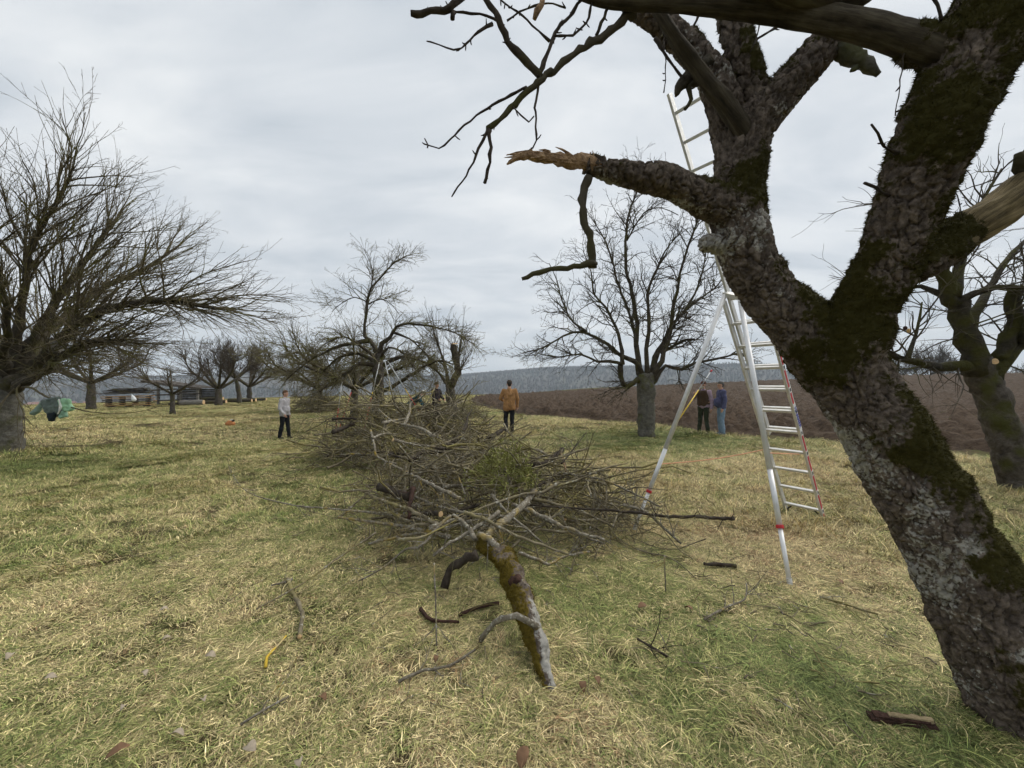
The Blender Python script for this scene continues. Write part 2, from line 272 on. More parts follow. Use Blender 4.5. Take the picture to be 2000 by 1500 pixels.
# ------------------------------------------------------------------ tubes
def catmull(pts, rad, step):
    pts = [Vector(p) for p in pts]; out, ro = [], []
    n = len(pts)
    for i in range(n - 1):
        p0 = pts[max(i - 1, 0)]; p1 = pts[i]; p2 = pts[i + 1]; p3 = pts[min(i + 2, n - 1)]
        k = max(1, int((p2 - p1).length / step))
        for j in range(k):
            t = j / k
            out.append(0.5 * (2 * p1 + (p2 - p0) * t + (2 * p0 - 5 * p1 + 4 * p2 - p3) * t * t + (3 * p1 - p0 - 3 * p2 + p3) * t ** 3))
            ro.append(rad[i] * (1 - t) + rad[i + 1] * t)
    out.append(pts[-1]); ro.append(rad[-1]); return out, ro
def tubes(polys, sides=3, wob=0.0, cap=False, seed=1):
    """polys: list of (points, radii) -> V, quads, tris"""
    groups = {}
    for pts, rad in polys: groups.setdefault(len(pts), []).append((pts, rad))
    Vs, Qs, Ts = [], [], []; off = 0; rg = np.random.default_rng(seed)
    ang = np.arange(sides) * 2 * np.pi / sides
    for n, lst in groups.items():
        A = np.array([[tuple(p) for p in q[0]] for q in lst], float); R = np.array([q[1] for q in lst], float)
        m = len(lst); T = np.empty_like(A); T[:, 1:-1] = A[:, 2:] - A[:, :-2]; T[:, 0] = A[:, 1] - A[:, 0]; T[:, -1] = A[:, -1] - A[:, -2]
        T /= np.maximum(np.linalg.norm(T, axis=2, keepdims=True), 1e-9)
        mean = np.abs(T.mean(1)); ref = np.zeros((m, 3)); ref[np.arange(m), np.argmin(mean, axis=1)] = 1
        U = np.cross(T, ref[:, None, :]); U /= np.maximum(np.linalg.norm(U, axis=2, keepdims=True), 1e-9); W = np.cross(T, U)
        rr = R[:, :, None] * (1 + wob * rg.uniform(-1, 1, (m, n, sides)))
        V = A[:, :, None, :] + rr[..., None] * (np.cos(ang)[None, None, :, None] * U[:, :, None, :] + np.sin(ang)[None, None, :, None] * W[:, :, None, :])
        Vs.append(V.reshape(-1, 3))
        b = off + (np.arange(m) * n * sides)[:, None, None] + (np.arange(n - 1) * sides)[None, :, None]
        i = np.arange(sides)[None, None, :]; j = (np.arange(sides) + 1)[None, None, :] % sides
        Q = np.stack(np.broadcast_arrays(b + i, b + j, b + sides + j, b + sides + i), axis=-1).reshape(-1, 4); Qs.append(Q)
        off += m * n * sides
        if cap:
            cen = np.concatenate([A[:, 0], A[:, -1]]); Vs.append(cen)
            for q in range(m):
                s0 = off - m * n * sides + q * n * sides; s1 = s0 + (n - 1) * sides
                for k in range(sides):
                    Ts.append((off + q, s0 + (k + 1) % sides, s0 + k)); Ts.append((off + m + q, s1 + k, s1 + (k + 1) % sides))
            off += 2 * m
    return np.concatenate(Vs), np.concatenate(Qs), (np.array(Ts) if Ts else None)
def tube_mesh(name, polys, sides=3, wob=0, cap=False, smooth=True):
    V, Q, T = tubes(polys, sides, wob, cap); return mesh_np(name, V, Q, smooth, T)
def beam_np(p0, p1, w, h, side):
    p0 = Vector(p0); p1 = Vector(p1); t = (p1 - p0).normalized(); s = (Vector(side) - t * t.dot(Vector(side))).normalized(); u = t.cross(s)
    c = [(s * a * w / 2 + u * b * h / 2) for a, b in ((-1, -1), (1, -1), (1, 1), (-1, 1))]
    V = [p0 + k for k in c] + [p1 + k for k in c]
    return V, [(0, 1, 5, 4), (1, 2, 6, 5), (2, 3, 7, 6), (3, 0, 4, 7), (3, 2, 1, 0), (4, 5, 6, 7)]
def beams_mesh(name, lst):
    V, Q = [], []
    for b in lst:
        v, q = beam_np(*b); k = len(V); V += [tuple(x) for x in v]; Q += [tuple(i + k for i in f) for f in q]
    return mesh_np(name, V, Q, False)
def bevel(o, w=.004, seg=2):
    m = o.modifiers.new('bevel', 'BEVEL'); m.width = w; m.segments = seg; m.limit_method = 'ANGLE'; return o
def capsule(p0, r0, p1, r1, sides=14):
    p0 = Vector(p0); p1 = Vector(p1); d = p1 - p0; L = d.length; t = d / L if L > 1e-6 else Vector((0, 0, 1))
    pts, rad = [], []
    for a in (-86, -60, -30, 0): pts.append(p0 + t * r0 * math.sin(math.radians(a))); rad.append(r0 * math.cos(math.radians(a)))
    for a in (0, 30, 60, 86): pts.append(p1 + t * r1 * math.sin(math.radians(a)) + (t * .0005 if a == 0 else t * 0)); rad.append(r1 * math.cos(math.radians(a)))
    return pts, rad
WORK = bpy.data.scenes.new('workbench_scene')      # scratch scene in which modifiers are evaluated
def bake(o):
    if o.name not in WORK.collection.objects: WORK.collection.objects.link(o)
    vl = WORK.view_layers[0]; vl.update(); dg = vl.depsgraph; res = bpy.data.meshes.new_from_object(o.evaluated_get(dg)); bpy.data.objects.remove(o); return res
def crumple(me, amp, sc, seed=0.0):
    ns = [v.normal.copy() for v in me.vertices]
    for v, n_ in zip(me.vertices, ns): v.co += n_ * amp * mnoise.fractal(v.co * sc + Vector((seed, 0, 0)), 1, 2, 3)
def blob(name, caps, voxel, smooth_it=2, extra=None):
    """union of capsules grown into one continuous surface"""
    polys = [capsule(*c) for c in caps]
    if extra: polys += extra
    V, Q, T = tubes(polys, 14, 0, True); me = mesh_np(name + '_src', V, Q, True, T)
    o = bpy.data.objects.new(name + '_src', me)
    m = o.modifiers.new('r', 'REMESH'); m.mode = 'VOXEL'; m.voxel_size = voxel; m.use_smooth_shade = True
    if smooth_it: s = o.modifiers.new('s', 'SMOOTH'); s.iterations = smooth_it; s.factor = .5
    res = bake(o); bpy.data.meshes.remove(me); res.name = name
    return res

# ------------------------------------------------------------------ branch growth
def rv(rg): 
    return Vector((rg.gauss(0, 1), rg.gauss(0, 1), rg.gauss(0, 1)))
class Prm:
    def __init__(s, **k): s.__dict__.update(k)
def grow(start, d, L, r0, lvl, p, outl, rg, zmin=None):
    n = p.seg[lvl]; pts = [Vector(start)]; d = d.normalized(); ds = [d.copy()]
    g = p.grav[lvl]; w = p.wob[lvl]
    for i in range(n):
        d = (d + rv(rg) * w + Vector((0, 0, g))).normalized()
        q = pts[-1] + d * (L / n)
        if zmin is not None:
            zz = zmin(q)
            if q.z < zz: q.z = zz; d.z = abs(d.z) * .3; d.normalize()
        pts.append(q); ds.append(d.copy())
    tip = p.tip
    rad = [max(tip, r0 * (1 - .72 * i / n)) for i in range(n + 1)]
    outl[min(lvl, len(outl) - 1)].append((pts, rad))
    if lvl + 1 < len(p.seg): spawn(pts, rad, lvl, p, outl, rg, zmin, L)
def spawn(pts, rad, lvl, p, outl, rg, zmin=None, L=None, t0=None):
    n = len(pts) - 1
    if L is None: L = sum((pts[i + 1] - pts[i]).length for i in range(n))
    cnt = L * p.dens[lvl]; cnt = int(cnt) + (1 if rg.random() < cnt % 1 else 0)
    for c in range(cnt):
        t = rg.uniform(p.t0[lvl] if t0 is None else t0, 1.0) * n; i = min(int(t), n - 1); f = t - i
        q = pts[i].lerp(pts[i + 1], f); d = (pts[i + 1] - pts[i]).normalized(); r = rad[i] * (1 - f) + rad[i + 1] * f
        per = rv(rg); per = (per - d * per.dot(d)).normalized(); a = math.radians(rg.gauss(p.ang[lvl], p.angs[lvl]))
        cd = d * math.cos(a) + per * math.sin(a) + p.bias(q) * p.bw[lvl]
        ln = rg.uniform(*p.len[lvl]) * (1.0 - p.tap[lvl] * t / n)
        grow(q, cd, ln, min(r * .75, p.rad[lvl]), lvl + 1, p, outl, rg, zmin)
def limb(pix, r0, r1, step=.2, ex=.6, jit=.45):
    pts = [P(*q) for q in pix]; n = len(pts)
    rad = [r0 + (r1 - r0) * (i / (n - 1)) ** ex for i in range(n)]
    pts, rad = catmull(pts, rad, step); rg = random.Random(int(pix[0][0] * 7 + pix[-1][1])); o = Vector((0, 0, 0)); n = len(pts)
    for i in range(1, n):
        o = o * .6 + rv(rg) * min(.035, rad[i] * jit * .6); pts[i] = pts[i] + o
    if jit < .1: return pts, rad
    return pts, [r * rg.uniform(.9, 1.1) for r in rad]
def make_tree(name, root_loc, label, trunk_poly, limbs, p, tw_mat, tr_mat, li_mat, seed, group=None, start_lvl=0, extra=None, cuts=(), tw2=None, t0=None):
    rg = random.Random(seed); root = thing(name, root_loc, label, 'tree', group)
    tme_ = tube_mesh('trunk', [trunk_poly], 26, .025, True); crumple(tme_, .20 * trunk_poly[1][0], 3.5, seed); crumple(tme_, .10 * trunk_poly[1][0], 11, seed); part('trunk', tme_, tr_mat, root)
    outl = [[], [], [], []]
    for k, l in enumerate(limbs):
        part('limb', tube_mesh('limb', [l], 9, .12, True), li_mat, root)
        spawn(l[0], l[1], start_lvl, p, outl, rg, t0=t0)
    if extra: extra(outl, rg)
    for k in range(4):
        if not outl[k]: continue
    thick = [q for q in outl[0] + outl[1] if q[1][0] > .012]; thin = [q for q in outl[0] + outl[1] if q[1][0] <= .012] + outl[2] + outl[3]
    Vs = [tubes(x, s) for x, s in ((thick, 5), (thin, 3)) if x]
    off = 0; V, Q = [], []
    for v, q, _ in Vs: V.append(v); Q.append(q + off); off += len(v)
    part('crown', mesh_np('crown', np.concatenate(V), np.concatenate(Q)), tw_mat, root)
    for c in cuts: disc(root, *c)
    return root
def disc(root, p, nrm, r, m=None, name='cut_face'):
    p = Vector(p); nrm = Vector(nrm).normalized(); q = nrm.to_track_quat('Z', 'Y'); V = [p + nrm * .004]; T = []
    for k in range(14):
        a = k * 2 * math.pi / 14; V.append(p + q @ Vector((math.cos(a) * r, math.sin(a) * r, 0)) * rnd.uniform(.92, 1.05))
        T.append((0, 1 + k, 1 + (k + 1) % 14))
    me = mesh_np(name, [tuple(v) for v in V], None, False, T); return part(name, me, m or M_CUT, root)

# ------------------------------------------------------------------ setting: meadow, ploughed field, hills
na, rr_ = 340, np.concatenate([[0.15], np.geomspace(.6, 70, 170), np.geomspace(76, 3000, 46)])
aa = np.concatenate([np.linspace(-62, 62, na), np.linspace(66, 294, 58)]) * math.pi / 180
A_, R_ = np.meshgrid(aa, rr_, indexing='ij'); X_ = np.sin(A_) * R_; Y_ = np.cos(A_) * R_
Z_ = hgt(X_, Y_)
ni, nj = X_.shape; idx = np.arange(ni * nj).reshape(ni, nj); i2 = np.roll(idx, -1, axis=0)
Q_ = np.stack([idx[:, :-1], i2[:, :-1], i2[:, 1:], idx[:, 1:]], -1).reshape(-1, 4)[:, ::-1]
me = mesh_np('meadow', np.stack([X_, Y_, Z_], -1).reshape(-1, 3), Q_)
tag(link('meadow', me, M_GROUND), kind='structure')

edge_px = [(925, 792), (965, 801), (1010, 812), (1120, 819), (1240, 827), (1330, 838), (1400, 849), (1500, 853), (1600, 862), (1720, 872), (1830, 881), (2000, 892)]
FE = [G(*q) for q in edge_px]
poly = [(p.x, p.y) for p in FE] + [(30, 4), (70, 2), (130, 10), (132, 70), (62, 84), (30, 76), (4, 61), (-3.4, 52), (-4.2, 42)]
PX = np.array(poly)
def inside(x, y):
    c = np.zeros(np.shape(x), bool); n = len(PX); j = n - 1
    for i in range(n):
        xi, yi = PX[i]; xj, yj = PX[j]
        c ^= ((yi > y) != (yj > y)) & (x < (xj - xi) * (y - yi) / (yj - yi + 1e-12) + xi); j = i
    return c
fa = np.linspace(-9, 84, 500) * math.pi / 180; fr = np.geomspace(9, 135, 215)
A_, R_ = np.meshgrid(fa, fr, indexing='ij'); X_ = np.sin(A_) * R_; Y_ = np.cos(A_) * R_
jx = X_ + (vn(X_ * 1.3, Y_ * 1.3, 21) - .5) * .5; jy = Y_ + (vn(X_ * 1.3, Y_ * 1.3, 22) - .5) * .5
IN = inside(jx, jy)
perp = X_ * .83 + Y_ * .55 + (fbm(X_ * .3, Y_ * .3, 31) - .5) * 1.2
cl = fbm(X_ * 2.6, Y_ * 2.6, 33, 4)
ed = np.full(X_.shape, 1e9)
for q0, q1 in zip(FE[:-1], FE[1:]):
    ux, uy = q1.x - q0.x, q1.y - q0.y; tt = np.clip(((X_ - q0.x) * ux + (Y_ - q0.y) * uy) / (ux * ux + uy * uy), 0, 1); ed = np.minimum(ed, np.hypot(X_ - q0.x - ux * tt, Y_ - q0.y - uy * tt))
tp = sst(ed, .1, 1.1)
Z_ = hgt(X_, Y_) - .05 + .08 * tp + tp * (.085 * (1 + np.sin(perp * 2 * math.pi / .62)) * (.5 + cl) + .55 * np.clip(cl - .36, 0, 1) + .12 * (vn(X_ * 6, Y_ * 6, 37) - .4).clip(0))
idx = np.arange(X_.size).reshape(X_.shape)
ok = IN[:-1, :-1] & IN[1:, :-1] & IN[1:, 1:] & IN[:-1, 1:]
Q_ = np.stack([idx[:-1, :-1], idx[1:, :-1], idx[1:, 1:], idx[:-1, 1:]], -1)[ok][:, ::-1]
use = np.unique(Q_); rem = np.full(X_.size, -1); rem[use] = np.arange(len(use))
me = mesh_np('ploughed_field', np.stack([X_, Y_, Z_], -1).reshape(-1, 3)[use], rem[Q_])
tag(link('ploughed_field', me, M_SOIL), kind='structure')

prof = [(-4000, 745), (-600, 748), (0, 750), (120, 748), (200, 746), (260, 742), (340, 741), (420, 738), (500, 729), (560, 724), (620, 722), (680, 727), (760, 736), (850, 738), (890, 737), (940, 733),
        (1000, 728), (1060, 723), (1150, 720), (1300, 719), (1480, 716), (1512, 722), (1540, 735), (1600, 744), (1800, 745), (2200, 744), (6000, 742)]
pa = np.array([math.atan2(p[0] - 1000, F) for p in prof]); pt = np.array([(750 - p[1]) / math.hypot(p[0] - 1000, F) for p in prof])
def hill_h(a, r):
    top = CZ + np.interp(a, pa, pt) * 1750
    x = np.sin(a) * r; y = np.cos(a) * r
    t = sst(r, 1020, 1750)
    return -36 + (top + 36) * t * (1 - .25 * sst(r, 1800, 2400)) + (fbm(x * .004, y * .004, 41) - .5) * 26 * t * (1 - t) * 4 * .6
ha = np.linspace(-82, 82, 400) * math.pi / 180; hr = np.linspace(950, 2350, 60)
A_, R_ = np.meshgrid(ha, hr, indexing='ij'); X_ = np.sin(A_) * R_; Y_ = np.cos(A_) * R_; Z_ = hill_h(A_, R_)
idx = np.arange(X_.size).reshape(X_.shape)
Q_ = np.stack([idx[:-1, :-1], idx[1:, :-1], idx[1:, 1:], idx[:-1, 1:]], -1).reshape(-1, 4)[:, ::-1]
tag(link('hill', mesh_np('hill', np.stack([X_, Y_, Z_], -1).reshape(-1, 3), Q_), M_HILL), kind='structure')

# ------------------------------------------------------------------ scattering by geometry nodes
def scatter(name, pts, rot, sc, idx_, tnt, sources, kind='stuff'):
    c = bpy.data.collections.new(name + '_sources')
    for s in sources: c.objects.link(s)
    me = bpy.data.meshes.new(name); me.vertices.add(len(pts)); me.vertices.foreach_set('co', np.asarray(pts, np.float32).ravel())
    a = me.attributes.new('rot', 'FLOAT_VECTOR', 'POINT'); a.data.foreach_set('vector', np.asarray(rot, np.float32).ravel())
    a = me.attributes.new('scl', 'FLOAT_VECTOR', 'POINT'); a.data.foreach_set('vector', np.asarray(sc, np.float32).ravel())
    a = me.attributes.new('pick', 'INT', 'POINT'); a.data.foreach_set('value', np.asarray(idx_, np.int32))
    fattr(me, 'tint', tnt)
    o = link(name, me); g = bpy.data.node_groups.new(name, 'GeometryNodeTree')
    g.interface.new_socket('Geometry', in_out='INPUT', socket_type='NodeSocketGeometry'); g.interface.new_socket('Geometry', in_out='OUTPUT', socket_type='NodeSocketGeometry')
    gi = g.nodes.new('NodeGroupInput'); go = g.nodes.new('NodeGroupOutput'); ip = g.nodes.new('GeometryNodeInstanceOnPoints')
    ci = g.nodes.new('GeometryNodeCollectionInfo'); ci.inputs['Collection'].default_value = c; ci.inputs['Separate Children'].default_value = True; ci.inputs['Reset Children'].default_value = True
    def na_(n, t):
        q = g.nodes.new('GeometryNodeInputNamedAttribute'); q.data_type = t; q.inputs['Name'].default_value = n; return q.outputs['Attribute']
    g.links.new(gi.outputs[0], ip.inputs['Points']); g.links.new(ci.outputs[0], ip.inputs['Instance']); ip.inputs['Pick Instance'].default_value = True
    g.links.new(na_('pick', 'INT'), ip.inputs['Instance Index']); g.links.new(na_('rot', 'FLOAT_VECTOR'), ip.inputs['Rotation']); g.links.new(na_('scl', 'FLOAT_VECTOR'), ip.inputs['Scale'])
    g.links.new(ip.outputs[0], go.inputs[0]); md = o.modifiers.new('scatter', 'NODES'); md.node_group = g
    return tag(o, kind=kind)
def far_tree(name, m, seed, conif=False):
    rg = random.Random(seed); V, T = [], []
    for k in range(46):
        a = rg.uniform(0, 6.28); el_ = math.asin(rg.uniform(-.15, 1)); b = Vector((0, 0, rg.uniform(3, 6))); h = rg.uniform(4.5, 8.5)
        if conif:
            z = rg.uniform(0, 15); rr0 = 3.2 * (1 - z / 16); tip = Vector((math.cos(a) * rr0, math.sin(a) * rr0, z)); b = Vector((0, 0, z + 2)); w = 1.3
        else: tip = b + Vector((math.cos(a) * math.cos(el_) * h * .75, math.sin(a) * math.cos(el_) * h * .75, math.sin(el_) * h)); w = .75
        s = Vector((math.sin(a), -math.cos(a), rg.uniform(-.5, .5))) * w; k0 = len(V)
        mid = b.lerp(tip, .6)
        V += [tuple(b), tuple(mid + s), tuple(tip), tuple(mid - s)]; T += [(k0, k0 + 1, k0 + 2), (k0, k0 + 2, k0 + 3)]
    for k in range(3):
        k0 = len(V); a = k * 2.1; s = Vector((math.cos(a), math.sin(a), 0)) * .35; V += [tuple(-s), tuple(s), (0, 0, 8)]; T.append((k0, k0 + 1, k0 + 2))
    me = mesh_np(name, V, None, False, T); me.materials.append(m); return bpy.data.objects.new(name, me)
rg_ = np.random.default_rng(3)
n = 15000; a = rg_.uniform(-60, 60, n) * math.pi / 180; r = np.sqrt(rg_.uniform(1080 ** 2, 1830 ** 2, n))
r[:3200] = rg_.uniform(1700, 1790, 3200)
x = np.sin(a) * r; y = np.cos(a) * r
dens = fbm(x * .004, y * .004, 51); leftside = (a < -.25) & (r < 1640)
keep = (dens > .30) & (~leftside | (dens > .56)) & (~((r < 1150) & (dens < .55)))
x, y, a, r = x[keep], y[keep], a[keep], r[keep]; n = len(x); z = hill_h(a, r) - .6
s = rg_.uniform(.75, 1.35, n)
scatter('hillside_wood', np.stack([x, y, z], -1), np.stack([0 * x, 0 * x, rg_.uniform(0, 6.28, n)], -1), np.stack([s, s, s], -1), np.where((fbm(x * .006, y * .006, 61) > .6) & (rg_.random(n) < .7), 3, rg_.integers(0, 3, n)), 0 * x,
        [far_tree('far_tree_a', M_FOREST, 1), far_tree('far_tree_b', M_FOREST, 2), far_tree('far_tree_c', M_FOREST, 3), far_tree('far_tree_d', M_CONIF, 4, True)])

# ------------------------------------------------------------------ grass
def sward(name, seed, size, nb, ncl, lo, hi, w, lean, segs=4):
    """a patch of turf: blades in leaning clumps"""
    rg = np.random.default_rng(seed)
    cx = rg.uniform(-size / 2, size / 2, (ncl, 2)); cdir = rg.uniform(0, 6.28, ncl); cdir = np.where(rg.random(ncl) < .6, rg.normal(.6, .7, ncl), cdir)
    clen = rg.uniform(.55, 1.3, ncl); ctint = rg.normal(0, .17, ncl); cl = rg.integers(0, ncl, nb)
    b = cx[cl] + rg.normal(0, .035 + .012 * size, (nb, 2)); a = cdir[cl] + rg.normal(0, .8, nb); L = rg.uniform(lo, hi, nb) * clen[cl]
    ln = rg.uniform(lean[0], lean[1], nb); flat = rg.random(nb) < .34; ln = np.where(flat, rg.uniform(2.2, 3.2, nb), ln); ww = w * rg.uniform(.6, 1.35, nb); kc = ctint[cl] + rg.normal(0, .17, nb) - .16 * flat; tw = rg.uniform(-.4, .4, nb)
    d = np.stack([np.cos(a), np.sin(a), 0 * a], -1); side = np.stack([-d[:, 1], d[:, 0], tw], -1)
    p = np.concatenate([b, np.full((nb, 1), -.008)], 1); th = ln * .4; V = []
    curl = rg.normal(0, .5, nb)
    for i in range(segs):
        wid = (ww * (1 - .22 * i))[:, None]; V += [p + side * wid, p - side * wid]
        th = np.minimum(th + ln * .45, 1.8); a = a + curl / segs; dd = np.stack([np.cos(a) * np.sin(th), np.sin(a) * np.sin(th), np.cos(th)], -1)
        p = p + dd * (L / segs)[:, None]; p[:, 2] = np.maximum(p[:, 2], .004 + .01 * rg.random(nb))
    V.append(p); m = 2 * segs + 1
    V = np.stack(V, 1).reshape(-1, 3); o = (np.arange(nb) * m)[:, None]
    Q = np.concatenate([o + np.array([2 * i, 2 * i + 1, 2 * i + 3, 2 * i + 2]) for i in range(segs - 1)]); T = o + np.array([m - 3, m - 2, m - 1])
    me = mesh_np(name, V, Q, True, T); fattr(me, 'blade', np.repeat(kc, m)); fattr(me, 'val', np.repeat(np.clip(rg.lognormal(-.06, .55, nb), .16, 2.0), m)); me.materials.append(M_GRASS); return bpy.data.objects.new(name, me)
srcs = [sward('sward_a', 1, .5, 3000, 110, .035, .10, .0024, (.6, 1.7)), sward('sward_b', 2, .5, 3000, 100, .035, .11, .0024, (.9, 2.1)),
        sward('sward_c', 3, .5, 3000, 60, .05, .19, .0022, (.8, 2.1)), sward('sward_d', 4, .5, 3000, 56, .05, .17, .0022, (1.0, 2.2)),
        sward('sward_e', 5, .8, 3900, 150, .05, .13, .0029, (.5, 1.6), 3), sward('sward_f', 6, .8, 3600, 110, .06, .22, .0029, (.5, 1.5), 3),
        sward('sward_g', 7, 1.6, 4600, 240, .06, .15, .0052, (.4, 1.5), 3), sward('sward_h', 8, 1.6, 4200, 190, .08, .24, .0052, (.4, 1.4), 3)]
pts, pk, ty = [], [], []
def tiles(step, r0, r1):
    k = int(r1 / step) + 1; gx, gy = np.meshgrid(np.arange(-k, k + 1) * step, np.arange(0, k + 1) * step); gx = gx.ravel() + rg_.uniform(-.2, .2, gx.size) * step; gy = gy.ravel() + rg_.uniform(-.2, .2, gy.size) * step
    r = np.hypot(gx, gy); ok = (r >= r0) & (r < r1) & (np.abs(gx) < 1.45 * gy + 1.0); return gx[ok], gy[ok]
X, Y, K, S = [], [], [], []
for step, r0, r1, ka, kb in ((.44, .7, 5.4, (0, 1), (2, 3)), (.7, 5.2, 14, (4, 4), (5, 5)), (1.4, 13.5, 60, (6, 6), (7, 7))):
    x, y = tiles(step, r0, r1); n = len(x)
    keep = ~inside(x, y); x, y = x[keep], y[keep]; n = len(x); r = np.hypot(x, y)
    rough = np.clip(sst(x, -2.4, -.4) * (1 - sst(y, 6.5, 10)) * (.25 + 1.1 * fbm(x * .8, y * .8, 71)), 0, 1)
    edge = inside(x + .7, y + .7); rough = np.maximum(rough, .8 * edge)
    rb = rg_.random(n) < rough
    K.append(np.where(rb, rg_.integers(kb[0], kb[1] + 1, n), rg_.integers(ka[0], ka[1] + 1, n))); X.append(x); Y.append(y); S.append((.55 + .6 * fbm(x * 1.1, y * 1.1, 77, 3)) * (1 - .3 * sst(r, 14, 45)))
x = np.concatenate(X); y = np.concatenate(Y); pk = np.concatenate(K); sh = np.concatenate(S); n = len(x)
ex = (hgt(x + .25, y) - hgt(x - .25, y)) / .5; ey = (hgt(x, y + .25) - hgt(x, y - .25)) / .5
rot = np.array([tuple((Vector((-a_, -b_, 1)).normalized().to_track_quat('Z', 'Y') @ Matrix.Rotation(rg_.normal(0, .5) + (3.14 if rg_.random() < .15 else 0), 3, 'Z').to_quaternion()).to_euler()) for a_, b_ in zip(ex, ey)])
g_ = scatter('grass', np.stack([x, y, hgt(x, y)], -1), rot, np.stack([1 + 0 * sh, 1 + 0 * sh, sh], -1), pk, 0 * x, srcs)
tag(g_, 'yellowed winter grass covering the orchard meadow', 'grass', kind='stuff')
# ------------------------------------------------------------------ the near tree (leaning mossy apple tree beside the camera)
ntr = thing('leaning_apple_tree', G(1990, 1385), 'big leaning apple tree with thick mossy forked trunk and broken limb', 'tree')
def chain(l, step=.05): return catmull([P(*q[:3]) for q in l], [q[3] for q in l], step)
NEAR = [
 [(2075, 1530, 1.94, .27), (2030, 1440, 1.96, .232), (1962, 1300, 2.0, .212), (1876, 1110, 2.06, .200), (1757, 900, 2.12, .190), (1690, 800, 2.14, .185), (1640, 715, 2.16, .185), (1600, 660, 2.18, .175)],
 [(1645, 720, 2.16, .19), (1585, 660, 2.18, .165), (1525, 600, 2.2, .145), (1470, 520, 2.22, .140), (1443, 450, 2.22, .138), (1440, 390, 2.22, .130), (1453, 300, 2.22, .122), (1478, 240, 2.22, .112), (1530, 180, 2.22, .102), (1585, 115, 2.22, .095), (1632, 55, 2.22, .088), (1660, -30, 2.22, .08)],
 [(1445, 350, 2.22, .11), (1428, 280, 2.25, .094), (1412, 200, 2.28, .090), (1385, 140, 2.3, .085), (1330, 80, 2.3, .078), (1270, 30, 2.3, .066), (1215, -10, 2.3, .05)],
 [(1490, 240, 2.24, .075), (1478, 190, 2.26, .078), (1455, 130, 2.28, .076), (1440, 70, 2.3, .07), (1425, 10, 2.32, .066), (1415, -50, 2.32, .06)],
 [(1640, 730, 2.14, .17), (1662, 660, 2.08, .150), (1690, 590, 2.03, .128), (1738, 500, 1.94, .128), (1777, 400, 1.86, .132), (1812, 300, 1.79, .138), (1853, 200, 1.74, .145), (1912, 90, 1.70, .152), (1975, -20, 1.67, .155), (2040, -120, 1.65, .15)],
 [(1450, 420, 2.2, .11), (1400, 398, 2.16, .100), (1350, 374, 2.12, .090), (1290, 352, 2.08, .080), (1225, 338, 2.04, .070), (1175, 329, 2.01, .062), (1140, 322, 2.0, .052)],
 [(1405, 478, 2.2, .05), (1386, 474, 2.19, .042), (1372, 474, 2.18, .036)],
 [(1900, 100, 1.72, .10), (1820, 90, 1.73, .082), (1770, 78, 1.75, .064)],
 [(1780, 520, 1.93, .08), (1835, 490, 1.95, .095), (1860, 468, 1.95, .092), (1885, 450, 1.95, .085)]]
polys = [chain(c) for c in NEAR]
V, Q, T = tubes(polys, 24, .05, True); src = mesh_np('near_src', V, Q, True, T); so = bpy.data.objects.new('near_src', src)
m = so.modifiers.new('r', 'REMESH'); m.mode = 'VOXEL'; m.voxel_size = .0076; m.use_smooth_shade = True
sm = so.modifiers.new('s', 'SMOOTH'); sm.iterations = 5; sm.factor = .5
tm = bake(so)
nv = len(tm.vertices); co = np.empty(nv * 3, np.float32); tm.vertices.foreach_get('co', co); co = co.reshape(-1, 3)
nr = np.empty(nv * 3, np.float32); tm.vertices.foreach_get('normal', nr); nr = nr.reshape(-1, 3)
forkp = P(1620, 660, 2.1); moss_shade = np.zeros(nv); lich = np.zeros(nv); crack = np.zeros(nv); disp = np.zeros(nv)
for i in range(nv):
    c = Vector(co[i].tolist()); nn = nr[i]
    w = c + mnoise.noise_vector(c * 6) * .05 + mnoise.noise_vector(c * 25) * .010
    dd, pp_ = mnoise.voronoi(Vector((w.x * 24, w.y * 24, w.z * 8))); e1 = dd[1] - dd[0]
    dd2, pq_ = mnoise.voronoi(Vector((w.x * 50, w.y * 50, w.z * 27))); e2 = dd2[1] - dd2[0]
    t_ = max(0, min(1, e1 / .14)); ck = 1 - t_ * t_ * (3 - 2 * t_); t_ = max(0, min(1, e2 / .2)); ck2 = 1 - t_ * t_ * (3 - 2 * t_)
    crack[i] = .5 + .5 * mnoise.cell(pq_[0] * 7.3)
    tone = mnoise.cell(pp_[0] * 5.1)
    big = mnoise.fractal(c * 3.2, 1.0, 2.0, 3)
    ln = mnoise.fractal(c * 2.6 + Vector((7, 1, 3)), .9, 2.1, 4); l2 = mnoise.fractal(c * 3.4 + Vector((1, 9, 5)), .9, 2.1, 4)
    mo = .20 + ln * .72 + .30 * nn[2] + .10 * nn[0] + .22 * mnoise.noise(c * 14) + .16 * mnoise.noise(c * 37)
    mo += .50 * math.exp(-((c - forkp).length / .26) ** 2) + (.50 if c.z > 2.0 and c.x > 1.55 else 0) * (1 if c.y < 2.05 else 0)  # dark moss raised on the right limb: real moss plus its shade painted in
    low = max(0, min(1, (1.75 - c.z) / .3)); dR = .65 * nn[0] - .76 * nn[1]; mo += low * (.62 * dR - .06)
    moss_shade[i] = mo; lich[i] = .12 + l2 * .7 + low * (.20 - .06 * dR) + .10 * nn[0] + .16 * mnoise.noise(c * 19) - (.3 if c.z > 2.0 and c.x > 1.6 else 0)
    mk = max(0, min(1, (mo - .42) / .16))
    disp[i] = (1 - .75 * mk) * (-.019 * ck - .006 * ck2 + .003 * tone + .002 * crack[i] + .004 * mnoise.noise(c * 42)) + .020 * big + mk * (.009 + .010 * mnoise.noise(c * 34) + .006 * mnoise.noise(c * 80))
co2 = co + nr * disp[:, None]; tm.vertices.foreach_set('co', co2.astype(np.float32).ravel()); tm.update()
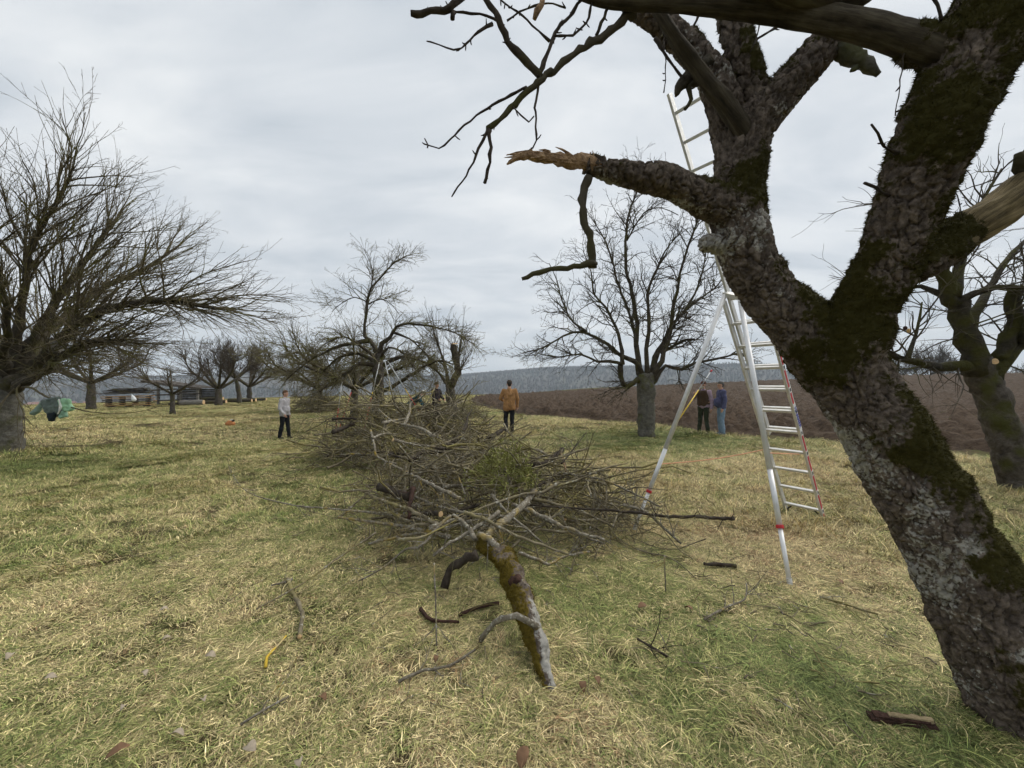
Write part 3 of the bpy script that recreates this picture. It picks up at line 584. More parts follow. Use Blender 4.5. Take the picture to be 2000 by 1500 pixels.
fattr(tm, 'moss', moss_shade); fattr(tm, 'lichen', lich); fattr(tm, 'crack', crack)  # the moss attribute also carries the right limb's painted shade
tm.materials.clear(); tm.name = 'trunk'; part('trunk', tm, M_NEAR, ntr)
# moss fuzz along the mossy skin
rg_ = np.random.default_rng(11); cand = np.where(moss_shade > .5)[0]; ch = rg_.choice(cand, min(46000, len(cand)), replace=False)
b = co2[ch]; nn = nr[ch]; t1 = rg_.normal(0, 1, b.shape); t1 /= np.linalg.norm(t1, axis=1, keepdims=True); d = nn + t1 * .8; d[:, 2] -= .1; d /= np.linalg.norm(d, axis=1, keepdims=True)
sd = np.cross(d, t1); sd /= np.maximum(np.linalg.norm(sd, axis=1, keepdims=True), 1e-6); L = rg_.uniform(.006, .02, (len(b), 1))
V = np.stack([b - nn * .003 + sd * .0022, b - nn * .003 - sd * .0022, b + d * L], 1).reshape(-1, 3); T = np.arange(len(V)).reshape(-1, 3)
tag(part('moss', mesh_np('moss', V, None, False, T), M_MOSS, ntr), kind='stuff')
# dead limbs, splintered end, stubs and branches
part('stub', tube_mesh('stub', [chain([(2010, 350, 1.92, .03), (1995, 325, 1.9, .028), (1990, 300, 1.9, .02)], .03)], 8, .2, True), M_LIMB, ntr)
part('mossy_stub', tube_mesh('mossy_stub', [chain([(1630, 75, 2.2, .055), (1660, 105, 2.15, .05), (1690, 125, 2.12, .036), (1716, 146, 2.1, .012)], .02), chain([(1668, 115, 2.14, .02), (1672, 132, 2.13, .016), (1662, 138, 2.12, .008)], .02)], 10, .22, True), M_TRUNKG, ntr)
part('knotty_stub', tube_mesh('knotty_stub', [chain([(1385, 118, 2.24, .03), (1345, 150, 2.2, .034), (1328, 170, 2.18, .026), (1320, 188, 2.16, .006)], .02), chain([(1362, 160, 2.2, .02), (1345, 170, 2.18, .014), (1350, 195, 2.18, .010), (1337, 214, 2.18, .008)], .02)], 9, .25, True), M_LIMB, ntr)
# splintered end of the broken limb: a ragged tongue of torn wood
rgs = random.Random(5); sp = []
tongue = chain([(1180, 330, 2.012, .036), (1140, 317, 2.0, .040), (1100, 312, 1.99, .032), (1050, 305, 1.98, .026), (1015, 306, 1.97, .016), (990, 321, 1.97, .004)], .02)
sp.append(tongue)
for k in range(26):
    i = rgs.randrange(0, len(tongue[0]) - 4); q = tongue[0][i] + Vector((0, -.5, rgs.uniform(-.9, .9))) * tongue[1][i] * .9; l = rgs.uniform(.05, .14)
    e_ = q + Vector((-l, rgs.uniform(-.02, .02), rgs.uniform(-.015, .02))); sp.append(([q, q.lerp(e_, .5) + Vector((0, 0, .003)), e_], [.007, .006, .0015]))
for k in range(7):
    q = P(1165 + rgs.uniform(-25, 10), 318 + rgs.uniform(-8, 12), 1.99 + rgs.uniform(-.03, .03)); e_ = q + Vector((rgs.uniform(-.03, .01), rgs.uniform(-.01, .01), rgs.uniform(.02, .05))); sp.append(([q, q.lerp(e_, .5), e_], [.008, .005, .001]))
part('splintered_wood', tube_mesh('splintered_wood', sp, 7, .3, True, False), M_SPLINT, ntr)
def grained(name, ch, m, sides=28, amp=.10):
    pts, rad = ch; n = len(pts); V, Q, T = tubes([ch], sides, 0, True); A_ = np.concatenate([np.tile(np.arange(sides) * 2 * np.pi / sides, n), [0, 0]]); L_ = np.concatenate([np.repeat(np.arange(n) * .02, sides), [0, 0]])
    for i in range(n):
        c = pts[i]
        for k in range(sides):
            q = Vector(V[i * sides + k]); a_ = 2 * math.pi * k / sides; w = mnoise.fractal(Vector((math.cos(a_) * 2.2, math.sin(a_) * 2.2, i * .02 * 5)), 1, 2, 4) * amp + mnoise.fractal(q * 7, 1, 2, 3) * amp * .8; V[i * sides + k] = c + (q - c) * (1 + w)
    me = mesh_np(name, V, Q, True, T); fattr(me, 'ga', A_); fattr(me, 'gl', L_); return part(name, me, m, ntr)
def twigset(name, lst, m=M_DARKST, sides=6, spur=10, seed=2, root=None, D=2.0):
    rg = random.Random(seed); polys = []
    for pix, r0, r1 in lst:
        pts, rad = limb([(a, b_, c) for a, b_, c in pix], r0, r1, .03); pts = [p + rv(rg) * .0022 for p in pts]; rad = [r * rg.uniform(.82, 1.22) for r in rad]; polys.append((pts, rad))
        Lt = sum((pts[i + 1] - pts[i]).length for i in range(len(pts) - 1))
        for k in range(int(Lt * spur)):
            i = rg.randrange(1, len(pts)); d = rv(rg); d.normalize(); l = rg.uniform(.01, .035); q = pts[i]; polys.append(([q, q + d * l * .6, q + d * l + Vector((0, 0, .004))], [max(.003, rad[i] * .6), .0035, .002]))
    return part(name, tube_mesh(name, polys, sides, .15, True), m, root)
grained('smooth_limb', chain([(1850, 105, 1.73, .075), (1815, 92, 1.73, .068), (1750, 72, 1.75, .063), (1650, 44, 1.79, .058), (1500, 20, 1.86, .051), (1350, 6, 1.93, .045), (1200, 0, 2.0, .038), (1090, -30, 2.05, .03)], .02), M_GRAINS)
grained('bare_limb', chain([(1840, 486, 1.95, .088), (1890, 448, 1.95, .084), (1945, 412, 1.94, .084), (2010, 365, 1.92, .080), (2100, 300, 1.9, .07)], .02), M_GRAIND, 32, .16)
grained('high_limb', chain([(1470, -70, 1.75, .09), (1560, -18, 1.78, .075), (1640, -5, 1.8, .066), (1700, -28, 1.8, .05), (1760, -80, 1.8, .045)], .02), M_GRAINS, 24, .14)
grained('crossing_branch', chain([(1475, 290, 2.24, .05), (1455, 258, 2.17, .05), (1420, 210, 2.14, .046), (1375, 150, 2.12, .042), (1330, 90, 2.1, .038), (1290, 30, 2.1, .03), (1260, -30, 2.1, .025)], .02), M_GRAINS, 20, .18)
twigset('branch', [([(1240, 28, 2.05), (1200, 52, 2.04), (1130, 100, 2.02), (1060, 155, 2.0), (1000, 208, 1.98), (950, 252, 1.97)], .026, .013)], M_SMOOTHLIMB, 9, 7, 2, ntr)
twigset('branch', [([(1058, 152, 2.0), (1028, 122, 1.99), (1000, 92, 1.98), (975, 40, 1.96), (940, -25, 1.95)], .019, .013), ([(1052, 150, 2.0), (1072, 95, 2.02), (1098, 45, 2.04), (1150, -15, 2.05)], .012, .009),
    ([(1072, 80, 2.02), (1040, 50, 2.0), (1010, 22, 1.98), (975, 0, 1.97), (960, -15, 1.97)], .007, .004), ([(1085, 68, 2.02), (1120, 68, 2.02), (1145, 45, 2.02), (1155, 10, 2.02), (1180, -15, 2.02)], .007, .006),
    ([(1165, 70, 2.03), (1175, 45, 2.02), (1190, 10, 2.02), (1215, 5, 2.02)], .010, .007), ([(990, 40, 1.97), (1030, 15, 1.97), (1080, 5, 1.97), (1105, 18, 1.97)], .006, .004)], M_DARKST, 6, 22, 3, ntr)
twigset('branch', [([(955, 252, 1.97), (935, 290, 1.96), (915, 330, 1.95), (883, 385, 1.94)], .009, .004), ([(956, 254, 1.97), (958, 300, 1.96), (947, 358, 1.96)], .010, .008), ([(1028, 172, 1.99), (975, 197, 1.96), (920, 235, 1.94), (880, 272, 1.92), (858, 290, 1.92), (838, 285, 1.92), (831, 270, 1.92)], .008, .003),
    ([(1050, 160, 2.0), (1046, 220, 1.99), (1047, 275, 1.98), (1040, 290, 1.98), (1022, 302, 1.97)], .007, .004), ([(998, 205, 1.98), (1018, 225, 1.97), (1035, 238, 1.97), (1042, 228, 1.97)], .005, .003)], M_DARKST, 6, 9, 4, ntr)
twigset('branch', [([(802, 27, 1.9), (840, 24, 1.9), (880, 20, 1.91), (900, 5, 1.92), (925, -25, 1.93)], .012, .016), ([(985, 52, 1.96), (950, 30, 1.94), (920, 28, 1.93), (880, 20, 1.92)], .006, .006), ([(962, 48, 1.96), (935, 62, 1.94), (912, 88, 1.92), (885, 97, 1.9), (832, 80, 1.9)], .008, .003), ([(885, 22, 1.91), (884, 40, 1.91)], .012, .01)], M_DARKST, 6, 16, 6, ntr)
twigset('hanging_branch', [([(1150, 345, 2.0), (1141, 380, 1.99), (1143, 430, 1.98), (1155, 480, 1.97), (1160, 522, 1.97)], .020, .019), ([(1163, 516, 1.97), (1130, 521, 1.95), (1080, 528, 1.93), (1018, 541, 1.92)], .017, .010)], M_SMOOTHLIMB, 9, 5, 7, ntr)
twigset('torn_stub', [([(1062, -20, 1.9), (1052, 10, 1.9), (1042, 38, 1.9)], .018, .011)], M_SPLINT, 7, 3, 8, ntr)
for tw_ in ([([(1297, 70, 2.28), (1297, 90, 2.2), (1300, 130, 2.18), (1296, 180, 2.17)], .004, .003), ([(1280, 75, 2.25), (1310, 120, 2.22), (1340, 160, 2.2)], .011, .007), ([(1440, 110, 2.3), (1400, 140, 2.28), (1350, 175, 2.26)], .006, .004), ([(1530, 45, 2.3), (1480, 75, 2.3), (1440, 110, 2.3)], .008, .005), ([(1365, 30, 2.3), (1350, 60, 2.3)], .007, .006),
    ([(1484, 30, 2.2), (1478, 70, 2.2), (1466, 100, 2.2)], .004, .003), ([(1765, 85, 1.75), (1762, 140, 1.72), (1748, 228, 1.74)], .004, .002), ([(1755, 300, 1.78), (1722, 282, 1.72), (1716, 262, 1.7), (1704, 243, 1.68)], .007, .004), ([(1740, 385, 1.84), (1706, 365, 1.76), (1690, 356, 1.74)], .007, .006),
    ([(1840, 40, 1.66), (1832, 10, 1.66), (1820, -20, 1.66)], .008, .006), ([(1830, 340, 1.8), (1860, 360, 1.88), (1880, 420, 1.9)], .004, .002)]): twigset('branch', [tw_], M_DARKST, 5, 12, 9, ntr)

# ------------------------------------------------------------------ three-legged extension ladder
LR, LL = Vector((3.84, 4.95, H(3.84, 4.95))), Vector((3.63, 5.25, H(3.63, 5.25)))
lx = (LR - LL); lx.z = 0; lx.normalize(); ctr = (LR + LL) / 2; ctr.z = (LR.z + LL.z) / 2; LW = .40
LEANV = (Vector((-.845, -.53, 0)) * 2.535 + Vector((0, 0, 4.49))); LLEN = LEANV.length; lt = LEANV.normalized(); ln_ = lt.cross(lx).normalized()
if ln_.y < 0: ln_ = -ln_          # pointing away from the camera
lad = thing('orchard_ladder', ctr, 'three-legged aluminium extension ladder with red striped rails behind the leaning tree', 'ladder')
def Lp(u, s, n): return ctr + lt * u + lx * s + ln_ * n
def stile(u0, u1, s, n, name='rail'):
    return bevel(part(name, beams_mesh(name, [(Lp(u0, s, n), Lp(u1, s, n), .026, .068, lx)]), M_ALU, lad), .004)
sec = [(0.0, 2.98, 0.0), (1.16, LLEN, .075)]
rungme = None
for k, (u0, u1, n0) in enumerate(sec):
    w = LW / 2 - (.0 if k == 0 else .030)
    for sgn in (-1, 1): stile(u0, u1, sgn * w, n0)
    u = u0 + .13 if k == 0 else u0 + .10
    while u < u1 - .04:
        o = part('rung', beams_mesh('rung', [(Lp(u, -w + .01, n0), Lp(u, w - .01, n0), .030, .034, lt)]), M_ALU, lad); bevel(o, .004, 1)
        u += .285
    # red strip, end markers on the outer side of the right rail
    st = w + .0145
    part('red_strip', beams_mesh('red_strip', [(Lp(u0 + .02, st, n0), Lp(min(u1, 3.4) - .02, st, n0), .0025, .030, lx)]), M_RED, lad)
    u = u0 + .13
    while u < min(u1, 3.3):
        part('rung_end', beams_mesh('rung_end', [(Lp(u - .034, st + .002, n0), Lp(u + .034, st + .002, n0), .003, .046, lx)]), M_WHITE, lad)
        part('rung_plug', beams_mesh('rung_plug', [(Lp(u - .018, st + .0045, n0), Lp(u + .018, st + .0045, n0), .003, .024, lx)]), M_BLACK, lad)
        u += .285
for sgn in (-1, 1):
    part('foot', beams_mesh('foot', [(Lp(-.05, sgn * LW / 2, 0), Lp(.04, sgn * LW / 2, 0), .032, .074, lx)]), M_BLACK, lad)
    part('brace', beams_mesh('brace', [(Lp(.03, sgn * (LW / 2 - .014), 0), Lp(.12, sgn * (LW / 2 - .09), 0), .006, .016, ln_)]), M_BLACK, lad)
# name sticker
stk = part('sticker', beams_mesh('sticker', [(Lp(1.30, LW / 2 + .0160, 0), Lp(1.66, LW / 2 + .0160, 0), .0025, .052, lx)]), M_WHITE, lad)
cu = bpy.data.curves.new('lettering', 'FONT'); cu.body = 'HAMMER'; cu.size = .068; cu.align_x = 'CENTER'; cu.align_y = 'CENTER'; cu.extrude = .0006; cu.offset = .0015
to = bpy.data.objects.new('lettering_src', cu); tme = bake(to)
R3 = Matrix((-lt, -ln_ if lx.cross(-lt).dot(-ln_) > 0 else ln_, lx)).transposed()   # letters run down the rail, facing outwards
tme.transform(Matrix.Translation(Lp(1.48, LW / 2 + .0192, 0)) @ R3.to_4x4()); tme.materials.clear()
lo_ = link('lettering', tme, M_BLUE); tme.transform(Matrix.Translation(-ctr)); lo_.parent = stk; lo_.matrix_parent_inverse.identity()
# support legs
A1, B1 = G(1238, 1036), P(1417, 573, 4.46); A2, B2 = G(1543, 1142), P(1446, 588, 4.34)
for A, B, uc, name in ((A1, B1, .165, 'support_leg'), (A2, B2, .165, 'support_leg')):
    dv = B - A; lo = A + dv * uc
    lg = part(name, tube_mesh(name, [([A - dv.normalized() * .03, lo], [.019, .019]), ([lo - dv * .005, lo + dv * .18], [.023, .023]), ([lo + dv * .18, B], [.025, .025])], 16, 0, True, True), M_ALUP, lad)
    cl_ = reloc(tube_mesh('collar', [([lo - dv.normalized() * .014, lo + dv.normalized() * .014], [.031, .031])], 16, 0, True, False), lad); c_ = link('collar', cl_, M_RED, lg)
    ft = reloc(tube_mesh('tip', [([A - dv.normalized() * .04, A + dv.normalized() * .05], [.021, .022])], 12, 0, True, False), lad); link('tip', ft, M_ALU, lg)
hx = Lp(2.86, 0, -.05); part('hinge', beams_mesh('hinge', [(B1 - lx * .02, B2 + lx * .10, .05, .05, lt)]), M_ALU, lad)
def rope(a, b_, sag): 
    pts = [a.lerp(b_, t / 8) - Vector((0, 0, sag * math.sin(math.pi * t / 8))) for t in range(9)]; return (pts, [.0055] * 9)
ra = A1.lerp(B1, .28); rb = Lp(1.0, -LW / 2, -.03); rc = A2.lerp(B2, .40); rd = Lp(.98, LW / 2 - .06, -.03)
part('rope', tube_mesh('rope', [rope(ra, rb, .03)], 6), M_ROPE, lad); part('rope', tube_mesh('rope', [rope(rc, rd, .0)], 6), M_ROPE, lad)

# ------------------------------------------------------------------ orchard trees
def zl(pix, D0, dd, r0, r1, step=.22, ex=.55):      # limb from pixels, its depth running from D0 to D0+dd
    n = len(pix); return limb([(x, y, D0 + dd * (i / (n - 1)) ** 1.2) for i, (x, y) in enumerate(pix)], r0, r1, step, ex)
def outward(c, up): 
    c = Vector(c)
    def f(q):
        v = q - c; v.normalize(); v.z += up; return v
    return f
# T1: broad old tree with long sweeping shoots, at the edge of the meadow on the left
b1 = G(8, 885); D1 = b1.y
tr = limb([(10, 900, D1), (9, 860, D1), (10, 810, D1), (8, 770, D1), (2, 735, D1)], .31, .27, .06, jit=.04)
tr[1][0] = .36; tr[1][1] = .33
L1 = [limb([(15, 760, D1), (85, 700, D1 - .2), (150, 640, D1 - .5), (230, 597, D1 - .8), (330, 588, D1 - 1.1), (420, 604, D1 - 1.3)], .20, .035),
      limb([(20, 750, D1), (70, 660, D1), (125, 575, D1 + .1), (180, 490, D1 + .3), (225, 430, D1 + .6)], .17, .025),
      limb([(10, 740, D1), (38, 620, D1 - .4), (60, 500, D1 - .8), (100, 410, D1 - 1.2), (140, 345, D1 - 1.4)], .13, .02),
      limb([(0, 745, D1), (-80, 650, D1 + .4), (-160, 560, D1 + .9), (-250, 500, D1 + 1.3)], .18, .04),
      limb([(20, 765, D1), (70, 735, D1 - .4), (120, 695, D1 - .7), (175, 668, D1 - 1), (235, 665, D1 - 1.2)], .14, .03),
      limb([(5, 740, D1), (15, 640, D1 - 1), (0, 550, D1 - 1.7), (-10, 470, D1 - 2.2)], .12, .025),
      limb([(20, 745, D1), (100, 640, D1 + 1), (190, 570, D1 + 2), (290, 520, D1 + 2.8), (350, 480, D1 + 3.4)], .15, .03),
      limb([(0, 750, D1), (-60, 600, D1 + .2), (-60, 470, D1 + .3)], .13, .03),
      limb([(20, 765, D1), (60, 730, D1 + .6), (120, 690, D1 + 1.4), (210, 670, D1 + 2)], .11, .02)]
c1 = P(60, 690, D1)
p1 = Prm(seg=[8, 7, 4, 3], grav=[.0, -.006, -.01, 0], wob=[.085, .085, .13, .15], dens=[8.0, 5.0, 3.8, 0], t0=[.14, .10, .15, 0], ang=[40, 27, 40, 40], angs=[16, 12, 16, 15], len=[(1.5, 3.3), (.7, 1.7), (.06, .30)], tap=[.45, .35, .3, 0], rad=[.021, .009, .0055], tip=.0028, bias=outward(c1, .02), bw=[.68, .48, .15, 0])
def ex1(outl, rg):     # drooping skirts of fine twigs under the lower limbs
    for l in (L1[4], L1[8], L1[0]):
        for k in range(6):
            i = rg.randrange(8, len(l[0])); grow(l[0][i], Vector((rg.uniform(-.2, 1), rg.uniform(-1, .6), -.4)), rg.uniform(.5, 1.2), .009, 1, p1, outl, rg)
t1 = make_tree('sweeping_apple_tree', b1, 'broad apple tree with thick pale trunk and dense long sweeping shoots', tr, L1, p1, M_TWIGY, M_TRUNKG, M_LIMB, 21, extra=ex1)

lowb = limb([(25, 758, D1), (60, 757, D1 - .6), (95, 777, D1 - 1.15), (125, 790, D1 - 1.32), (160, 801, D1 - 1.42), (215, 808, D1 - 1.5), (262, 805, D1 - 1.5), (318, 793, D1 - 1.5)], .032, .004, .1)
rgl = random.Random(6); lt_ = [lowb]
for k in range(12):
    i = rgl.randrange(8, len(lowb[0])); q = lowb[0][i]; e_ = q + Vector((rgl.uniform(.05, .4), rgl.uniform(-.15, .15), rgl.uniform(-.22, .12))); lt_.append(([q, q.lerp(e_, .5) + Vector((0, 0, .02)), e_], [.006, .005, .003]))
part('low_branch', tube_mesh('low_branch', lt_, 6, .1, True), M_TWIGY, t1)
# T2: tall open pear-like tree standing at the edge of the field
b2 = G(1262, 852); D2 = b2.y
tr = limb([(1262, 870, D2), (1262, 840, D2), (1263, 800, D2), (1262, 760, D2), (1260, 730, D2)], .285, .25, .06, jit=.04); tr[1][-1] = .2
L2 = [zl([(1257, 750), (1249, 727), (1245, 673), (1235, 574), (1224, 528), (1224, 458), (1229, 417), (1245, 372), (1252, 330)], D2, .3, .17, .02),
      zl([(1264, 745), (1262, 706), (1268, 632), (1266, 574), (1286, 524), (1299, 491), (1332, 450)], D2, -.7, .14, .018),
      zl([(1270, 745), (1282, 698), (1311, 640), (1332, 615), (1357, 574), (1373, 524), (1382, 470)], D2, .9, .15, .018),
      zl([(1268, 755), (1278, 743), (1303, 714), (1332, 723), (1357, 710), (1398, 702), (1440, 690), (1470, 700)], D2, -.6, .13, .025),
      zl([(1255, 735), (1245, 714), (1208, 694), (1175, 669), (1138, 648), (1100, 657), (1063, 677), (1022, 690)], D2, -1.0, .14, .02),
      zl([(1255, 755), (1245, 742), (1228, 752), (1216, 735), (1216, 706)], D2, -.4, .12, .10, .12), zl([(1216, 712), (1190, 704), (1167, 706), (1133, 692), (1092, 698), (1050, 690)], D2 - .4, -.6, .09, .016),
      zl([(1216, 712), (1208, 652), (1183, 599), (1162, 574), (1154, 530), (1140, 490)], D2 - .4, .8, .10, .016),
      zl([(1146, 648), (1121, 632), (1100, 590), (1088, 549), (1072, 515)], D2 - .7, .6, .06, .014),
      zl([(1290, 690), (1315, 677), (1336, 665), (1355, 663)], D2 + .3, -.6, .07, .05, .15),
      zl([(1224, 470), (1257, 417), (1290, 405), (1325, 420)], D2 + .2, -.6, .04, .012),
      zl([(1275, 740), (1303, 673), (1319, 590), (1332, 516), (1357, 446), (1365, 415)], D2, -1.3, .13, .018),
      zl([(1255, 740), (1240, 650), (1210, 560), (1180, 470), (1150, 420)], D2, 1.4, .12, .016),
      zl([(1268, 740), (1300, 660), (1345, 600), (1400, 560), (1425, 520)], D2, 1.5, .12, .016)]
p2 = Prm(seg=[7, 6, 4, 3], grav=[.01, .012, .0, 0], wob=[.16, .17, .2, .2], dens=[6.4, 6.2, 6.0, 0], t0=[.2, .15, .1, 0], ang=[52, 48, 50, 40], angs=[18, 18, 20, 15], len=[(.6, 1.5), (.25, .8), (.06, .28)], tap=[.4, .35, .3, 0], rad=[.019, .010, .006], tip=.0042, bias=outward(P(1255, 680, D2), -.12), bw=[.32, .22, .1, 0])
L2 = [(a, [max(r * .74, .012) for r in b]) for a, b in L2]
make_tree('field_edge_tree', b2, 'tall bare tree with straight grey trunk and crooked open crown at the ploughed field edge', tr, L2, p2, M_TWIGD, M_TRUNKG, M_LIMB, 22)

# T3: half-pruned weeping tree behind the brush piles, poles leaning in it
D3 = 15.0; b3 = Vector(P(741, 800, D3)); b3.z = H(b3.x, b3.y)
tr = limb([(741, 845, D3), (740, 800, D3), (738, 760, D3), (740, 715, D3), (741, 690, D3)], .26, .17, .06, jit=.04)
L3 = [zl([(740, 700), (731, 676), (722, 662), (713, 656), (713, 633), (719, 595), (725, 563), (738, 548), (749, 535), (770, 513), (792, 501)], D3, -.2, .12, .015), zl([(725, 563), (727, 526), (711, 488)], D3 - .1, 0, .03, .006),
      zl([(741, 695), (746, 671), (763, 659), (775, 640), (799, 633), (840, 638), (888, 650), (924, 672)], D3, -.8, .12, .015),
      zl([(720, 665), (684, 672), (648, 682), (612, 700), (578, 724), (560, 742)], D3, -.6, .11, .014), zl([(737, 714), (703, 712), (670, 732), (640, 752), (625, 765)], D3, -1.2, .11, .02), zl([(738, 712), (700, 690), (660, 700), (630, 730), (612, 760)], D3, 1.6, .10, .015),
      zl([(745, 715), (780, 700), (828, 708), (858, 730), (868, 750)], D3, .8, .10, .015), zl([(741, 765), (780, 748), (828, 717), (859, 705), (885, 712)], D3, -.9, .11, .02),
      zl([(720, 592), (693, 580), (670, 590), (648, 609)], D3, -.2, .03, .008), zl([(720, 594), (744, 584), (765, 595), (780, 615)], D3, .1, .03, .008), zl([(770, 650), (800, 662), (830, 690), (850, 720)], D3 - .2, .9, .06, .012), zl([(742, 700), (760, 680), (790, 690), (815, 730)], D3, -1.2, .08, .012),
      zl([(738, 700), (710, 680), (680, 660), (655, 660), (630, 675)], D3, -1.4, .08, .012)]
p3 = Prm(seg=[6, 6, 4, 3], grav=[-.06, -.07, -.05, 0], wob=[.12, .12, .16, .2], dens=[8.0, 7.0, 5.0, 0], t0=[.2, .12, .1, 0], ang=[48, 42, 45, 40], angs=[18, 16, 20, 15], len=[(.5, 1.3), (.35, .9), (.08, .30)], tap=[.4, .3, .3, 0], rad=[.018, .010, .006], tip=.0045, bias=outward(P(735, 700, D3), .05), bw=[.4, .25, .1, 0])
make_tree('weeping_apple_tree', b3, 'half-pruned drooping apple tree with one tall crooked leader behind the brush piles', tr, L3, p3, M_TWIGO, M_TRUNK, M_LIMB, 23)

# T4: coppiced tree with a thick sawn stem
D4 = 18.0; b4 = P(882, 800, D4); b4.z = H(b4.x, b4.y)
tr = limb([(884, 835, D4), (883, 800, D4), (880, 770, D4), (878, 745, D4)], .24, .2, .06, jit=.04)
L4 = [zl([(880, 755), (886, 735), (888, 705), (888, 672)], D4, 0, .17, .15, .15), zl([(878, 750), (872, 725), (861, 690), (849, 657), (845, 640)], D4, -.3, .11, .02), zl([(884, 750), (891, 725), (897, 685), (902, 655)], D4, .3, .10, .03), zl([(876, 755), (862, 735), (850, 722), (840, 700)], D4, .5, .09, .02), zl([(886, 755), (900, 720), (912, 700)], D4, -.3, .07, .02)]
p4 = Prm(seg=[6, 5, 3], grav=[.10, .06, 0], wob=[.08, .1, .2], dens=[7.5, 5.5, 0], t0=[.3, .1, 0], ang=[35, 30, 40], angs=[15, 14, 15], len=[(.7, 1.9), (.2, .8)], tap=[.2, .3, 0], rad=[.014, .007], tip=.0045, bias=outward(P(880, 760, D4), .3), bw=[.3, .2, 0])
t4 = make_tree('coppiced_tree', b4, 'bushy tree with upright fine shoots and one thick sawn-off stem', tr, L4, p4, M_TWIGB, M_TRUNK, M_LIMB, 24, cuts=[(P(888, 671, D4), (0, -.3, 1), .15)])

def vase_tree(name, px, py, D, h, spread, trunk_h, r, label, seed, nl=6, upright=.10, mtw=M_TWIGB, lean=0.0, dens=1.0, group=None, droop=0.0, tipr=None):
    b = P(px, py, D); b.z = H(b.x, b.y); rg = random.Random(seed); b.y = D; f = b + Vector((lean, 0, trunk_h)); tipr = tipr or .0055 * D / 22
    tr = catmull([b - Vector((0, 0, .1)), b + Vector((lean * .3, 0, trunk_h * .5)), f], [r * 1.25, r, r * .85], .2); ls = []
    for k in range(nl):
        a = k * 6.283 / nl + rg.uniform(-.3, .3); R = spread * rg.uniform(.55, .85); t = h - trunk_h
        p = [f - Vector((0, 0, .1)), f + Vector((math.cos(a) * R * .45, math.sin(a) * R * .45, t * .16)), f + Vector((math.cos(a) * R * .85, math.sin(a) * R * .85, t * (.38 - droop * .2))), f + Vector((math.cos(a) * R * 1.0, math.sin(a) * R * 1.0, t * (.66 - droop * .5)))]
        ls.append(catmull(p, [r * .55, r * .42, r * .26, .015], .25))
    pv = Prm(seg=[6, 5, 3], grav=[upright, upright * .7, 0], wob=[.14, .15, .2], dens=[8.5 * dens, 6.5 * dens, 0], t0=[.2, .1, 0], ang=[45, 35, 40], angs=[18, 15, 15], len=[(h * .16, h * .36), (h * .06, h * .18)], tap=[.2, .3, 0], rad=[.02, .009], tip=tipr, bias=outward(f, .15 - droop), bw=[.3, .25, 0])
    return make_tree(name, b, label, tr, ls, pv, mtw, M_TRUNK, M_LIMB, seed, group, t0=.3)
vase_tree('goblet_apple_tree', 427, 796, 30, 5.1, 2.9, 1.35, .21, 'goblet-shaped apple tree with upright shoots beside the shed', 31, 7, .10)
vase_tree('forked_apple_tree', 487, 783, 38, 5.6, 3.6, 1.5, .21, 'apple tree forking low near the slope at the meadow end', 32, 6, .11)
vase_tree('leaning_trunk_tree', 468, 787, 34, 5.4, 2.6, 2.2, .16, 'slim tree with bare leaning trunk between two apple trees', 33, 5, .08, lean=-.35)
vase_tree('young_apple_tree', 337, 820, 22, 3.2, 2.2, 1.2, .115, 'small young tree with short smooth trunk in front of the shed', 34, 6, .03, dens=.75)
vase_tree('old_apple_tree', 178, 800, 27, 5.6, 3.8, 1.9, .22, 'apple tree with spreading crown beside the stack of planks', 35, 7, .04)
vase_tree('drooping_apple_tree', 692, 815, 19.5, 5.4, 4.2, 1.5, .17, 'low apple tree with thick drooping crown behind the half-pruned tree', 36, 9, -.02, M_TWIGO, dens=1.05, droop=.30)
vase_tree('drooping_apple_tree', 625, 800, 24, 5.4, 4.4, 1.4, .15, 'low rounded apple tree over a heap of brushwood', 37, 9, -.01, M_TWIGO, dens=1.0, droop=.30)

# T8: mossy leaning tree on the right, low limb reaching across
b8 = G(1992, 955); D8 = b8.y
tr = limb([(2000, 985, D8), (1990, 945, D8), (1972, 880, D8), (1945, 800, D8), (1922, 745, D8), (1905, 705, D8)], .25, .18, .06, jit=.04)
L8 = [zl([(1912, 725), (1888, 645), (1862, 580), (1842, 525), (1825, 475), (1800, 420)], D8, -.2, .18, .07, .15), zl([(1905, 722), (1830, 719), (1770, 706), (1720, 685), (1660, 672)], D8, -.5, .095, .03, .15), zl([(1930, 745), (1958, 705), (2005, 665), (2080, 620), (2160, 590)], D8, -.3, .16, .06, .15),
      zl([(1960, 705), (1978, 640), (1984, 565)], D8 - .1, 0, .11, .09, .1), zl([(1866, 592), (1905, 572), (1955, 560), (2010, 560), (2070, 540)], D8 - .1, -.4, .07, .02), zl([(1862, 580), (1885, 490), (1910, 410), (1955, 330)], D8 - .1, .8, .09, .015), zl([(1830, 490), (1790, 420), (1760, 390)], D8 - .2, -.6, .05, .012),
      zl([(1890, 650), (1930, 560), (1990, 480), (2060, 420)], D8, 1.2, .09, .02), zl([(1862, 585), (1800, 560), (1740, 560), (1690, 575)], D8 - .1, .8, .06, .012), zl([(2000, 668), (2020, 560), (2050, 440)], D8 - .2, -.5, .08, .02), zl([(1770, 706), (1790, 650), (1800, 590)], D8 - .4, .2, .04, .01)]
p8 = Prm(seg=[7, 6, 4], grav=[-.005, .0, 0], wob=[.12, .13, .2], dens=[7.0, 6.5, 0], t0=[.12, .12, 0], ang=[50, 45, 40], angs=[20, 18, 15], len=[(.6, 1.5), (.15, .65)], tap=[.3, .3, 0], rad=[.014, .007], tip=.0026, bias=outward(P(1880, 600, D8), .1), bw=[.3, .2, 0])
